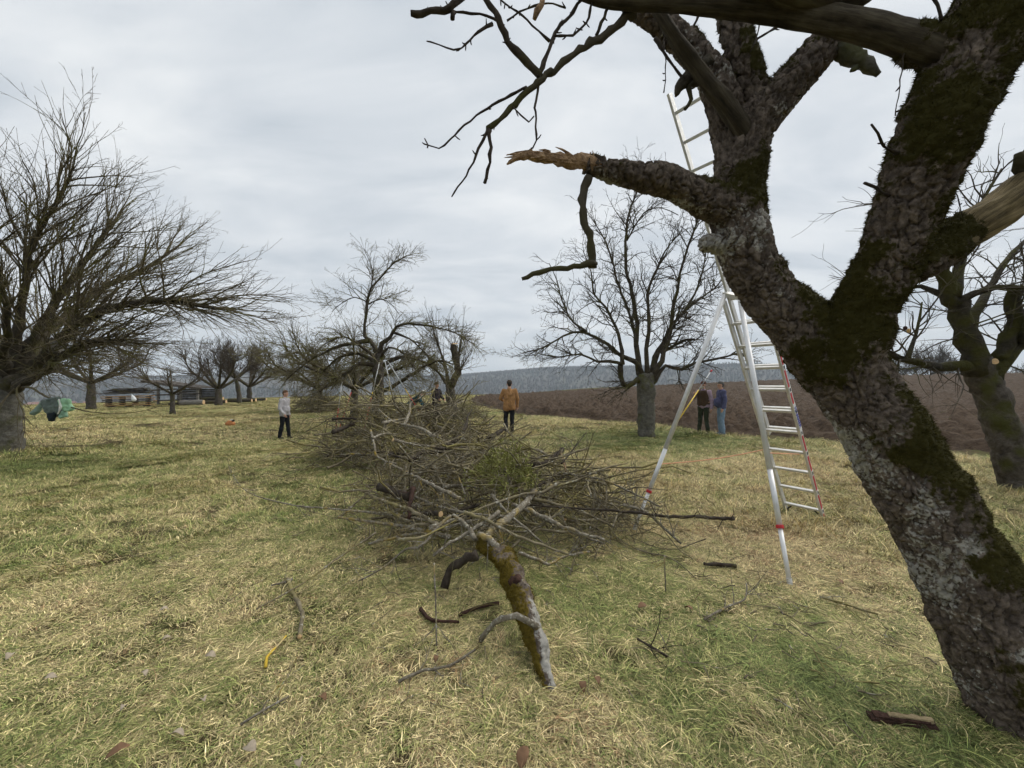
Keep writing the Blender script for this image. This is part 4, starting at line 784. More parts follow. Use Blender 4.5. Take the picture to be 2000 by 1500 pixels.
t8 = make_tree('mossy_apple_tree', b8, 'mossy apple tree leaning over the field edge with low curved limb and sawn stem', tr, L8, p8, M_TWIGD, M_TRUNK, M_MOSSY, 28, cuts=[(P(1943, 706, D8 - .22), (-.6, -1, .1), .045), (P(1984, 563, D8 - .1), (0, -.2, 1), .085)])
for k, (px, py, m) in enumerate(((1768, 641, M_ROT), (1775, 646, plain('apple_skin', (.55, .36, .14), .5, nscale=30, namp=.3)))):
    c = P(px, py, D8 - .75); me = blob('apple', [((c.x, c.y, c.z - .004), .024, (c.x, c.y, c.z + .006), .025)], .004, 1); o = tag(link('withered_apple', me, m), ['shrivelled dark apple still hanging in the mossy tree', 'shrivelled yellow apple still hanging in the mossy tree'][k], 'apple')
    ps = [c + Vector((0, 0, .02)), c + Vector((.004, 0, .05)), c + Vector((.0, 0, .35))]; link('stalk', tube_mesh('stalk', [(ps, [.003, .002, .002])], 5), M_DARKST, o)

# bare trees on the far side of the field
rgt = random.Random(77)
for k, (px, D, h) in enumerate(((1728, 112, 10), (1752, 118, 8), (1775, 112, 10), (1800, 120, 12), (1818, 112, 14), (1838, 118, 13), (1862, 120, 10), (1985, 112, 9), (1640, 125, 8), (2010, 112, 10))):
    vase_tree('hedgerow_tree', px, 740, D, h, h * .32, h * .25, .22, 'thin bare tree in the row beyond the ploughed field', 200 + k, 5, .10, dens=.35, group='trees beyond the ploughed field', tipr=.030)

# ------------------------------------------------------------------ brush piles
def gz(q): return H(q.x, q.y) + .012
def pz(px, py, z):             # pixel and height above the ground -> point
    return G(px, py, z)
def brush(cx, cy, rx, ry, hh, nb, seed, label, rootname, lens=(.6, 1.6), rr=(.004, .011), tip=.002, dens=(3.6, 4.0)):
    rg = random.Random(seed); outl = [[], [], []]
    p = Prm(seg=[7, 4, 3], grav=[-.035, -.01, 0], wob=[.17, .2, .22], dens=[dens[0], dens[1], 0], t0=[.1, .1, 0], ang=[42, 42, 40], angs=[16, 18, 15], len=[(.2, .65), (.06, .25)], tap=[.4, .3, 0], rad=[.007, .004], tip=tip, bias=lambda q: Vector((0, 0, .1)), bw=[.1, .1, 0])
    for k in range(nb):
        a = rg.uniform(0, 6.283); q = math.sqrt(rg.random()) * .92; x = cx + math.cos(a) * rx * q; y = cy + math.sin(a) * ry * q; dome = hh * (1 - q * q) ** .8
        z = H(x, y) + .02 + dome * rg.random() ** .55; a2 = rg.uniform(0, 6.283); d = Vector((math.cos(a2), math.sin(a2), rg.gauss(.06, .34)))
        if rg.random() < .45: d = d + Vector((math.cos(a), math.sin(a), -.1)) * .8
        L = rg.uniform(*lens); st = Vector((x, y, z)) - d.normalized() * L * .45; st.z = max(st.z, gz(st)); grow(st, d, L, rg.uniform(*rr), 0, p, outl, rg, gz)
    th = [q for q in outl[0]]; tn_ = outl[1] + outl[2]; v1, q1, _ = tubes(th, 5, .1); v2, q2, _ = tubes(tn_ or th[:1], 3)
    me = mesh_np(rootname, np.concatenate([v1, v2]), np.concatenate([q1, q2 + len(v1)])); o = link(rootname, me, M_BRUSH)
    return tag(o, label, 'brushwood', kind='stuff')
brush(-.20, 5.05, 1.85, 1.45, .84, 250, 41, 'tangle of thin pruned twigs in the front brush pile', 'brush_pile', (.6, 1.7), (.006, .019), .0028)
brush(-2.35, 9.1, 2.1, 2.0, 1.6, 330, 42, 'tangle of pruned twigs in the high brush pile behind', 'brush_pile', (.8, 2.2), (.008, .024), .0044)
brush(-1.1, 6.9, 1.3, 1.2, .58, 110, 43, 'tangle of thin twigs between the two brush piles', 'brush_pile', (.6, 1.6), (.006, .015), .0032)
brush(-11.2, 23, 1.5, 1.2, 1.25, 170, 44, 'heap of brushwood under the low rounded tree', 'brush_pile', (.9, 2.0), (.010, .022), .006)
brush(-2.2, 19.0, 1.0, .8, .9, 70, 45, 'small brush heap beside the coppiced tree', 'brush_pile', (.6, 1.6), (.008, .014), .005)
brush(.9, 4.4, .9, .7, .22, 60, 46, 'loose thin twigs spilling from the front brush pile', 'brush_pile', (.4, 1.1), (.003, .007), .0018)

brush(.5, 3.1, 2.3, 1.3, .035, 110, 47, 'fine dark twig litter strewn in the grass before the brush pile', 'twig_litter', (.06, .28), (.0025, .005), .0015, (2.0, 0))
brush(-2.2, 4.2, 1.6, 1.8, .03, 60, 48, 'fine twig litter strewn in the mown grass beside the brush pile', 'twig_litter', (.06, .24), (.0025, .005), .0015, (2.0, 0))
brush(2.0, 2.4, .9, .7, .03, 45, 49, 'fine twig litter strewn around the foot of the leaning tree', 'twig_litter', (.05, .2), (.003, .006), .0015, (2.0, 0))

def stick(name, label, pts, r0, r1, m, seed, cut=None, group=None, twigs=0, wob=.16, cat='branch', tl=(.08, .3)):
    """one cut branch: pts are (pixel x, pixel y, height above the ground)"""
    rg = random.Random(seed); w = [pz(*q) for q in pts]; n = len(w); pp, rd = catmull(w, [r0 + (r1 - r0) * i / (n - 1) for i in range(n)], .045)
    pp = [q + rv(rg) * min(.006, rd[i] * .22) for i, q in enumerate(pp)]; o = thing(name, w[0], label, cat, group)
    part('wood', tube_mesh('wood', [(pp, [r * rg.uniform(.86, 1.14) for r in rd])], 9 if r0 > .012 else 6, wob * .6, True), m, o)
    if twigs:
        outl = [[], []]; p = Prm(seg=[5, 3], grav=[0, 0], wob=[.16, .2], dens=[9, 0], t0=[.1, 0], ang=[45, 40], angs=[18, 15], len=[(.03, .14)], tap=[.3, 0], rad=[.003], tip=.0018, bias=lambda q: Vector((0, 0, 0)), bw=[0, 0])
        for k in range(twigs):
            i = rg.randrange(1, len(pp) - 1); t = (pp[i + 1] - pp[i]).normalized(); d = rv(rg); d = (d - t * d.dot(t)).normalized() * .8 + t * .6; grow(pp[i], d, rg.uniform(*tl), min(rd[i] * .6, .006), 0, p, outl, rg, gz)
        v, q, _ = tubes(outl[0] + outl[1], 4); tag(part('twigs', mesh_np('twigs', v, q), m, o), kind='stuff')
    if cut == 0: disc(o, pp[0], pp[0] - pp[1], rd[0] * .97)
    if cut == 1: disc(o, pp[-1], pp[-1] - pp[-2], rd[-1] * .97)
    return o
PA, PB = 'cut branches in the front brush pile', 'cut branches in the high brush pile'
stick('cut_branch', 'long grey branch reaching left out of the front brush pile over the grass', [(445, 908, .42), (480, 958, .34), (570, 986, .28), (640, 993, .27), (760, 1005, .28), (865, 1022, .30)], .004, .014, M_LICHEN, 51, twigs=14, tl=(.05, .22))
stick('cut_branch', 'thick pale lichen-crusted limb propped across the front brush pile', [(1046, 958, .50), (1013, 995, .45), (967, 1030, .40), (944, 1052, .36)], .032, .030, M_LICHEN, 52, twigs=6)
stick('cut_branch', 'short stout lichen-covered branch lying across the mossy log', [(936, 1042, .40), (971, 1068, .36), (997, 1088, .32)], .027, .024, M_LICHEN, 53, twigs=3)
stick('cut_branch', 'crooked grey and yellow branch lying right of the mossy log', [(1013, 1079, .28), (1051, 1093, .22), (1072, 1102, .18), (1104, 1086, .16), (1150, 1078, .12)], .015, .008, M_LICHEN, 54, twigs=7)
stick('cut_branch', 'bent lichen branch standing out of the front brush pile', [(883, 1006, .48), (903, 1018, .45), (918, 1032, .42), (926, 1052, .38)], .015, .021, M_LICHEN, 55, twigs=4)
stick('cut_branch', 'thin straight brown branch running down over the front brush pile', [(905, 998, .50), (950, 1016, .46), (1002, 1044, .38), (1055, 1063, .30), (1110, 1083, .2)], .016, .009, M_BRUSH, 56, twigs=6)
stick('cut_branch', 'yellow-lichened branch hanging out in front of the brush pile', [(880, 1007, .48), (858, 1026, .42), (824, 1065, .34), (789, 1075, .28), (747, 1110, .16), (700, 1135, .06)], .014, .005, M_LICHEN, 57, twigs=12)
stick('cut_branch', 'pale lichen limb slanting down on the right of the front brush pile', [(1027, 993, .42), (1090, 1024, .34), (1142, 1044, .26), (1180, 1053, .2)], .024, .012, M_LICHEN, 58, twigs=8)
stick('cut_branch', 'long dark branch with sawn end poking right beyond the ladder leg', [(1433, 1013, .22), (1370, 1010, .26), (1300, 1008, .30), (1230, 1000, .34), (1125, 993, .38), (1020, 985, .42)], .021, .007, M_DARKST, 59, 0, twigs=12)
stick('sawn_log', 'short round log with fresh orange sawn end in the brush pile', [(743, 951, .48), (770, 961, .45), (800, 973, .42)], .050, .047, M_DARKST, 60, 0, cat='log')
stick('cut_branch', 'dark broken bough hanging from the sawn log in the pile', [(808, 955, .50), (800, 985, .40), (798, 1015, .30)], .030, .016, M_ROT, 61, twigs=3)
stick('cut_branch', 'stout dark side limb propping the front brush pile', [(930, 1084, .33), (895, 1100, .24), (878, 1116, .16), (866, 1148, .06)], .034, .026, M_DARKST, 62, wob=.5)
stick('cut_branch', 'dark forked bough sticking up at the back of the front pile', [(1100, 878, .72), (1065, 904, .62), (1023, 911, .58), (985, 925, .5)], .032, .038, M_DARKST, 63, twigs=5)
stick('splinter', 'torn pale splinter of wood standing in the front brush pile', [(1095, 884, .70), (1100, 900, .62), (1105, 920, .54)], .004, .014, M_SPLINT, 64, cat='splinter')
stick('cut_branch', 'thin bare branch pointing up to the right above the pile', [(1097, 906, .62), (1121, 876, .75), (1146, 843, .92)], .012, .004, M_DARKST, 65, twigs=5)
stick('cut_branch', 'long twisted dark bough across the high brush pile', [(800, 900, .62), (825, 885, .66), (858, 881, .68), (875, 868, .74), (904, 851, .8)], .034, .042, M_DARKST, 66, twigs=8)
stick('cut_branch', 'pale smooth branch arching over the high brush pile', [(846, 852, .95), (818, 836, 1.02), (787, 829, 1.04), (765, 822, 1.06), (740, 800, 1.15)], .026, .010, M_LICHEN, 67, twigs=9)
stick('cut_branch', 'dark stick jutting left from the high brush pile', [(650, 819, .98), (672, 817, 1.0), (696, 818, 1.0)], .028, .022, M_DARKST, 68, twigs=3)
stick('cut_branch', 'low dark stick jutting left beside the high brush pile', [(640, 892, .2), (680, 890, .3), (716, 889, .4)], .022, .016, M_DARKST, 69, twigs=6)
stick('cut_branch', 'short dark stub pointing left in the high brush pile', [(650, 844, .78), (673, 835, .84), (692, 828, .88)], .04, .03, M_DARKST, 70, twigs=3)
stick('cut_branch', 'dark trimmed limb with fresh sawn end at the feet of the walking man', [(948, 861, .36), (966, 850, .42), (984, 837, .46)], .055, .050, M_DARKST, 71, 1)
stick('cut_branch', 'forked greenish branch rising from the high brush pile', [(789, 832, 1.0), (800, 804, 1.15), (803, 786, 1.25), (822, 775, 1.3), (834, 760, 1.4)], .024, .010, M_LICHEN, 72, twigs=5)
stick('cut_branch', 'pale bent branch on the left flank of the high pile', [(724, 840, .9), (731, 870, .75), (738, 893, .62), (775, 907, .55)], .018, .014, M_LICHEN, 73, twigs=7)
stick('cut_branch', 'thin pale rod lying down the front of the pile', [(863, 872, .72), (880, 905, .65), (895, 930, .58), (908, 965, .5)], .011, .008, M_LICHEN, 74, twigs=4)
stick('cut_branch', 'pale branch rising to the right out of the high pile', [(872, 800, 1.05), (890, 790, 1.1), (915, 782, 1.12), (945, 790, 1.1), (978, 800, 1.0)], .018, .005, M_LICHEN, 75, twigs=10)
stick('cut_branch', 'upright crooked branch at the right side of the high pile', [(905, 842, .82), (912, 826, .9), (914, 812, .98), (922, 800, 1.05)], .026, .012, M_DARKST, 76, twigs=4)
rgp = random.Random(99)
for k in range(34):
    hi_ = k < 17; cx, cy = (rgp.uniform(675, 915), rgp.uniform(800, 905)) if hi_ else (rgp.uniform(720, 1180), rgp.uniform(925, 1060))
    a = rgp.uniform(-.5, .5); l = rgp.uniform(35, 95) * (1 if hi_ else 1.35); z0 = (1.35 * (1 - abs(cx - 800) / 260) if hi_ else .62 * (1 - abs(cx - 950) / 380)) * rgp.uniform(.55, .95) * (.55 if cy > 880 and hi_ else 1)
    dxx, dyy = math.cos(a) * l / 2, math.sin(a) * l / 2 * .6; s_ = rgp.choice((-1, 1))
    ra_, rm_ = rgp.uniform(.012, .026), rgp.choice((M_LICHEN, M_BRUSH, M_DARKST, M_BRUSH)); tone_ = {'lichen_branch': 'pale lichen-grey', 'brush_twigs': 'olive-brown', 'dark_stick': 'dark'}[rm_.name]
    stick('cut_branch', ('thick ' if ra_ > .019 else 'thin ') + tone_ + ' pruned branch lying loosely in the ' + ('high' if hi_ else 'front') + ' brush pile', [(cx - dxx * s_, cy - dyy, max(.05, z0 + rgp.uniform(-.05, .1))), (cx, cy + rgp.uniform(-6, 6), max(.05, z0)), (cx + dxx * s_, cy + dyy, max(.05, z0 - rgp.uniform(0, .1)))],
          ra_, rgp.uniform(.006, .013), rm_, 300 + k, rgp.choice((0, None, None, None)), PB if hi_ else PA, rgp.randint(4, 10))

FR = [([(1000, 1010, .42), (930, 1004, .45), (860, 990, .42), (800, 965, .34)], 'grey'), ([(1180, 1062, .10), (1120, 1040, .24), (1060, 1010, .36), (1000, 985, .46)], 'grey'), ([(720, 1062, .10), (790, 1046, .22), (860, 1034, .34), (920, 1018, .42)], 'grey'), ([(1290, 990, .34), (1230, 960, .42), (1170, 935, .48), (1100, 925, .5)], 'yellow'),
      ([(1330, 1062, .08), (1290, 1025, .22), (1262, 1000, .30), (1215, 985, .34)], 'yellow'), ([(660, 1010, .12), (730, 1020, .2), (800, 1030, .28), (880, 1050, .33)], 'grey'), ([(1225, 905, .62), (1180, 915, .6), (1120, 940, .55), (1060, 955, .52)], 'olive'), ([(845, 1085, .30), (880, 1060, .36), (930, 1030, .42), (975, 1000, .47)], 'yellow'),
      ([(690, 950, .35), (740, 975, .40), (810, 1000, .42), (870, 1035, .38)], 'olive'), ([(1060, 1060, .24), (1030, 1035, .34), (990, 1000, .44), (960, 965, .52)], 'grey'), ([(1200, 1030, .16), (1150, 1005, .3), (1090, 985, .4), (1040, 975, .46)], 'olive'), ([(760, 905, .62), (800, 925, .6), (850, 950, .55), (900, 975, .5)], 'grey')]
for k, (q, tn_) in enumerate(FR):
    stick('cut_branch', {'grey': 'slender grey lichen-flecked branch laid across the front of the brush pile', 'yellow': 'slender yellow-lichened branch poking from the front of the brush pile', 'olive': 'slender olive-brown branch poking from the front of the brush pile'}[tn_], q, .008 + .002 * (k % 3), .015 + .003 * (k % 3), M_BRUSH if tn_ == 'olive' else M_LICHEN, 700 + k, None, 'slender branches across the front pile', 9, tl=(.10, .38))

# mossy log in front of the pile
mlog = thing('mossy_log', pz(1068, 1335, .05), 'rotten log thick with yellow-green moss, pale lichen on its pointed lower end', 'log')
mp_ = [(1076, 1348, .0), (1060, 1290, .07), (1042, 1235, .14), (1025, 1185, .20), (1003, 1130, .26), (980, 1085, .30), (940, 1058, .33)]
mc = catmull([pz(*q) for q in mp_], [.022, .044, .060, .070, .078, .076, .055], .03); rgm = random.Random(8)
M_LOGB = mat('log_bark', lambda m, t, b: near_bark(m, t, b, (.115, .085, .015, 1)))
V, Q, T = tubes([mc], 30, .06, True); ls_ = mesh_np('log_src', V, Q, True, T); lo2 = bpy.data.objects.new('log_src', ls_)
md = lo2.modifiers.new('r', 'REMESH'); md.mode = 'VOXEL'; md.voxel_size = .007; md.use_smooth_shade = True
lm = bake(lo2); lm.materials.clear()
nl_ = len(lm.vertices); c_ = np.empty(nl_ * 3, np.float32); lm.vertices.foreach_get('co', c_); c_ = c_.reshape(-1, 3); n_ = np.empty(nl_ * 3, np.float32); lm.vertices.foreach_get('normal', n_); n_ = n_.reshape(-1, 3)
mv = np.zeros(nl_); lv = np.zeros(nl_); cv = np.zeros(nl_); dp = np.zeros(nl_); tipp = mc[0][0]
for i in range(nl_):
    c = Vector(c_[i].tolist()); low = max(0, min(1, 1.25 - (c - tipp).length / .62)); fr_ = mnoise.fractal(c * 6, .9, 2.1, 4); right = n_[i][0] * .8 + .35 * n_[i][2] - .3 * n_[i][1]
    mv[i] = .68 + fr_ * .45 - low * max(0, right + .05) * 1.1 - .25 * max(0, -n_[i][2]); lv[i] = .05 + low * max(0, right + .10) * 1.2 + .3 * mnoise.noise(c * 17); cv[i] = .5 + .5 * mnoise.noise(c * 40)
    mk = max(0, min(1, (mv[i] - .4) / .2)); dp[i] = .022 * mnoise.fractal(c * 9, 1, 2, 3) + mk * (.004 + .008 * mnoise.noise(c * 45) + .005 * mnoise.noise(c * 95)) + (1 - mk) * .006 * mnoise.noise(c * 60)
c2_ = c_ + n_ * dp[:, None]; lm.vertices.foreach_set('co', c2_.astype(np.float32).ravel()); lm.update(); fattr(lm, 'moss', mv); fattr(lm, 'lichen', lv); fattr(lm, 'crack', cv); lm.name = 'wood'
part('wood', lm, M_LOGB, mlog)
rg_ = np.random.default_rng(5); cand = np.where(mv > .5)[0]; ch = rg_.choice(cand, min(12000, len(cand)), replace=False); b = c2_[ch]; NB = len(b); dv = n_[ch] + rg_.normal(0, .5, (NB, 3)); sd = np.cross(dv, rg_.normal(0, 1, (NB, 3))); sd /= np.linalg.norm(sd, axis=1, keepdims=True); tipv = b + dv * rg_.uniform(.005, .014, (NB, 1))
tag(part('moss', mesh_np('moss', np.stack([b + sd * .0018, b - sd * .0018, tipv], 1).reshape(-1, 3), None, False, np.arange(NB * 3).reshape(-1, 3)), plain('log_moss_fuzz', (.125, .092, .016), .95, nscale=16, namp=.5, spec=.05), mlog), kind='stuff')
kn = pz(1008, 1135, .30); part('knot', tube_mesh('knot', [([kn + Vector((-.02, .02, -.02)), kn, kn + Vector((.015, -.02, .035))], [.04, .034, .024])], 12, .15, True), M_ROT, mlog)
stick('cut_branch', 'arched white lichen branch springing from the mossy log', [(1050, 1224, .20), (1032, 1212, .25), (1010, 1206, .27), (980, 1210, .24), (955, 1228, .16), (938, 1252, .04)], .020, .014, M_LICHEN, 80, wob=.35)
stick('fallen_stick', 'rotten dark bark strip lying in grass left of the mossy log', [(822, 1188, .032), (845, 1212, .032), (895, 1214, .032)], .013, .008, M_ROT, 81, wob=.6, cat='stick')
stick('fallen_stick', 'reddish rotten branch piece behind the mossy log', [(896, 1200, .032), (935, 1186, .032), (975, 1178, .032)], .011, .014, M_ROT, 82, wob=.6, cat='stick')
stick('fallen_stick', 'bent brown stick with forked top lying on the mown grass', [(562, 1132, .032), (572, 1160, .032), (590, 1195, .032), (588, 1220, .032), (584, 1243, .032)], .015, .014, M_BRUSH, 83, 1, cat='stick')
stick('fallen_stick', 'short grey twig crossing the top of the bent brown stick', [(530, 1143, .032), (548, 1139, .032), (572, 1130, .032)], .006, .011, M_LICHEN, 84, cat='stick')
stick('fallen_stick', 'yellow lichened twig with grey fork lying on the mown grass', [(558, 1243, .032), (545, 1258, .032), (532, 1270, .032), (522, 1283, .032), (518, 1303, .02)], .006, .009, bark('yellow_lichen', (.45, .30, .04), (.6, .42, .06), (.35, .33, .28), .35, 14, .004), 85, cat='stick')
stick('fallen_stick', 'thin lichen stick standing upright in front of the brush pile', [(848, 1100, .42), (850, 1150, .30), (851, 1200, .16), (853, 1262, .02)], .006, .005, M_LICHEN, 86, twigs=2, cat='stick')
stick('fallen_stick', 'grey lichen twig in long grass left of the mossy log foot', [(778, 1332, .032), (830, 1308, .032), (880, 1300, .032), (935, 1262, .032)], .009, .006, M_LICHEN, 87, twigs=4, cat='stick')
stick('fallen_stick', 'short dark stick lying in straw near the front ladder leg', [(1375, 1102, .032), (1405, 1103, .032), (1438, 1106, .032)], .014, .016, M_DARKST, 88, cat='stick')
stick('fallen_stick', 'grey forked branch lying in the grass below the ladder leg', [(1375, 1210, .032), (1420, 1185, .032), (1455, 1170, .06), (1458, 1140, .12)], .008, .006, M_LICHEN, 89, twigs=5, cat='stick')
stick('fallen_stick', 'yellow spotted twig standing under the long dark branch', [(1298, 1085, .30), (1299, 1115, .2), (1300, 1155, .02)], .006, .005, M_LICHEN, 90, twigs=2, cat='stick')
stick('fallen_stick', 'dark twig in grass right of the mossy log foot', [(1245, 1248, .032), (1270, 1262, .032), (1305, 1282, .02)], .007, .008, M_DARKST, 91, twigs=3, cat='stick')
pw = thing('fallen_plank', pz(1760, 1408, .0), 'rotten brown plank piece lying beside the leaning trunk', 'plank'); wa, wb_ = pz(1703, 1404, .018), pz(1822, 1413, .022)
for q0, q1, w_, dz_ in ((0, 1, .045, 0), (.06, .9, .03, .012), (.3, .97, .022, .02)):
    o_ = part('layer', beams_mesh('layer', [(wa.lerp(wb_, q0) + Vector((0, w_ * .4, dz_)), wa.lerp(wb_, q1) + Vector((0, -w_ * .3, dz_)), w_, .016, Vector((0, 1, .15)))]), (M_ROT, M_ROT, M_DEADWOOD)[int(dz_ > .015) * 2], pw); sb_ = o_.modifiers.new('cut', 'SUBSURF'); sb_.subdivision_type = 'SIMPLE'; sb_.levels = sb_.render_levels = 4
    tx = bpy.data.textures.new('rough', 'CLOUDS'); tx.noise_scale = .03; dm = o_.modifiers.new('rough', 'DISPLACE'); dm.texture = tx; dm.strength = .018; dm.texture_coords = 'LOCAL'
stick('fallen_stick', 'greyish dead twig lying below the leaning trunk', [(1600, 1165, .032), (1650, 1180, .032), (1715, 1200, .032)], .008, .008, M_BRUSH, 93, twigs=4, cat='stick')
stick('fallen_stick', 'grey lichen twig lying in the mown grass below the yellow twig', [(470, 1415, .032), (510, 1390, .032), (565, 1360, .032)], .006, .005, M_LICHEN, 94, twigs=5, cat='stick')
stick('fallen_stick', 'thin branch spread over grass left of the brush pile', [(500, 1190, .032), (590, 1140, .08), (660, 1090, .16), (735, 1040, .28)], .004, .009, M_BRUSH, 95, twigs=8, cat='stick')
stick('fallen_stick', 'thin twiggy branch lying under the ladder rope', [(1195, 1045, .032), (1250, 1075, .032), (1310, 1090, .032), (1360, 1130, .02)], .009, .004, M_BRUSH, 96, twigs=9, cat='stick')

# mistletoe
mis = thing('mistletoe', pz(985, 930, .45), 'round yellow-green mistletoe bush caught in the brush pile', 'mistletoe'); rgq = random.Random(12); st_, lfV, lfQ = [], [], []
def fork(p, d, lv):
    l = rgq.uniform(.045, .085); e_ = p + d * l; st_.append(([p, p.lerp(e_, .5) + rv(rgq) * .004, e_], [.0042 - .0005 * lv, .0038 - .0005 * lv, .0032 - .0004 * lv]))
    if lv >= 4 or (lv > 2 and rgq.random() < .25):
        for sgn in (-1, 1):
            s_ = rv(rgq); s_ = (s_ - d * s_.dot(d)).normalized(); ld = (d * .7 + s_ * sgn * .8).normalized(); L = rgq.uniform(.04, .065); w = ld.cross(rv(rgq)).normalized() * .0075; k0 = len(lfV)
            lfV.extend([tuple(e_), tuple(e_ + ld * L * .55 + w), tuple(e_ + ld * L), tuple(e_ + ld * L * .55 - w)]); lfQ.append((k0, k0 + 1, k0 + 2, k0 + 3))
        return
    for k in range(2 + (rgq.random() < .3)): fork(e_, (d * 1.0 + rv(rgq) * .42).normalized(), lv + 1)
mcn = pz(985, 912, .72)
for k in range(18):
    d = rv(rgq).normalized(); d.z = abs(d.z) * .8 + .05; fork(mcn + Vector((rgq.uniform(-.1, .1), rgq.uniform(-.1, .1), rgq.uniform(-.2, .05))), d.normalized(), 0)
part('stems', tube_mesh('stems', st_, 4), M_MIST, mis); tag(part('leaves', mesh_np('leaves', lfV, lfQ, False), M_MIST, mis), kind='stuff')

# fallen leaves
def leaf(px, py, L, a, m, label, seed):
    rg = random.Random(seed); c = pz(px, py, .035); V, Q = [], []; n = 7
    for i in range(n):
        t = i / (n - 1); w = L * .30 * math.sin(math.pi * min(.98, t * .96 + .02)) ** .7 + .001; z = .012 * math.sin(t * 3) + rg.uniform(-.003, .003)
        for sgn, zz in ((-1, .010), (0, 0), (1, .013)): V.append((t * L - L / 2, sgn * w, z + zz * (w / L) * 3))
    for i in range(n - 1):
        for j in range(2): Q.append((i * 3 + j, i * 3 + j + 1, i * 3 + j + 4, i * 3 + j + 3))
    me = mesh_np('blade', V, Q); o = link('fallen_leaf', me, m); o.location = c; o.rotation_euler = (rg.uniform(-.3, .3), rg.uniform(-.3, .3), a); sd_ = o.modifiers.new('thick', 'SOLIDIFY'); sd_.thickness = .0012
    return tag(o, label, 'leaf', 'leaves fallen on the grass')
for k, (px, py, L) in enumerate(((18, 1283, .075), (97, 1326, .085), (320, 1192, .07), (411, 1282, .075), (280, 1317, .06), (325, 1249, .06), (345, 1436, .08), (398, 1370, .05), (490, 1462, .10), (585, 1492, .07), (240, 1385, .05))):
    leaf(px, py, L * .78, rnd.uniform(0, 6), M_LEAFP, ('larger' if L > .065 else 'smaller') + ' pale dry leaf lying on the short mown grass', 400 + k)
for k, (px, py, L) in enumerate(((1023, 1480, .09), (852, 1288, .05), (1165, 1330, .06), (1140, 1342, .06), (1255, 1185, .08), (1640, 1138, .07), (630, 1365, .06), (230, 1470, .08), (1345, 1190, .06))):
    leaf(px, py, L, rnd.uniform(0, 6), M_LEAFB, ('larger' if L > .065 else 'smaller') + (' brown dry leaf lying in the longer rough grass' if px > 700 else ' brown dry leaf lying on the short mown grass'), 430 + k)

# ------------------------------------------------------------------ plank stack, shed and other things at the far left
def box_part(name, root, p0, p1, w, h, side, m, bev=0):
    o = part(name, beams_mesh(name, [(p0, p1, w, h, side)]), m, root)
    if bev: bevel(o, bev, 1)
    return o
M_PLANK = bark('sawn_plank', (.30, .17, .07), (.55, .36, .17), (.24, .14, .07), .35, 5, .004)
M_OLDPL = bark('weathered_board', (.05, .042, .036), (.17, .15, .13), (.1, .09, .06), .3, 5, .006)
M_POST = bark('grey_post', (.15, .14, .12), (.30, .28, .25), (.14, .14, .09), .25, 8, .006)
M_TARP = plain('dark_tarpaulin', (.05, .055, .055), .55, nscale=4, namp=.4, bump=.6, bscale=6)
e0, e1_ = P(200, 797, 29.5), P(293, 794, 30.6); e0.z = H(e0.x, e0.y) + .08; e1_.z = H(e1_.x, e1_.y) + .08
ps = thing('plank_stack', (e0 + e1_) / 2 - Vector((0, 0, .08)), 'long stack of orange-brown sawn planks standing at the meadow end', 'planks'); rgw = random.Random(3)
pd = (e1_ - e0).normalized(); pn = Vector((-pd.y, pd.x, 0))
for r_ in range(3):
    q = e0.lerp(e1_, (.12, .5, .88)[r_]); box_part('bearer', ps, q - pn * .1 - Vector((0, 0, .03)), q + pn * 1.0 - Vector((0, 0, .03)), .12, .1, pd, M_OLDPL)
for lay in range(6):
    for row in range(3):
        j0, j1 = rgw.uniform(-.15, .12), rgw.uniform(-.12, .18); off_ = pn * (row * .33 + rgw.uniform(-.03, .03)) + Vector((0, 0, .06 + lay * .135 + rgw.uniform(-.008, .008)))
        box_part('plank', ps, e0 - pd * j0 + off_, e1_ + pd * j1 + off_, .27, .055, pn, rgw.choice((M_PLANK, M_PLANK, M_PLANK, M_OLDPL)))
    if lay < 5:
        for r_ in range(4):
            q = e0.lerp(e1_, .08 + .28 * r_) + Vector((0, 0, .125 + lay * .135)); box_part('spacer', ps, q - pn * .1, q + pn * .8, .06, .05, pd, M_OLDPL)
bh = thing('board_heap', (e0 + e1_) / 2 + Vector((0, 0, .85)), 'heap of dark weathered boards lying on top of the plank stack', 'boards')
for k in range(26):
    z = .92 + .03 * (k // 2) + rgw.uniform(0, .04); a0 = rgw.uniform(-.25, .25); q = (e0 + e1_) / 2 + pn * rgw.uniform(-.05, .75) + pd * rgw.uniform(-.3, .3) + Vector((0, 0, z)); L = rgw.uniform(1.1, 1.75) * (1 - .018 * k); dv = (pd + pn * rgw.uniform(-.12, .12) + Vector((0, 0, rgw.uniform(-.05, .05)))).normalized()
    box_part('board', bh, q - dv * L, q + dv * L, rgw.uniform(.14, .26), rgw.uniform(.03, .05), pn, rgw.choice((M_OLDPL, M_OLDPL, M_TARP)))
wb = P(259, 776, 29.2); wbm = blob('bag', [((wb.x - .05, wb.y, wb.z + .18), .035, (wb.x + .03, wb.y, wb.z), .12), ((wb.x + .03, wb.y, wb.z), .12, (wb.x + .1, wb.y, wb.z - .16), .15)], .03, 2)
tag(link('plastic_bag', wbm, plain('white_plastic', (.75, .77, .78), .4)), 'small white plastic bag hanging on the plank stack', 'bag')
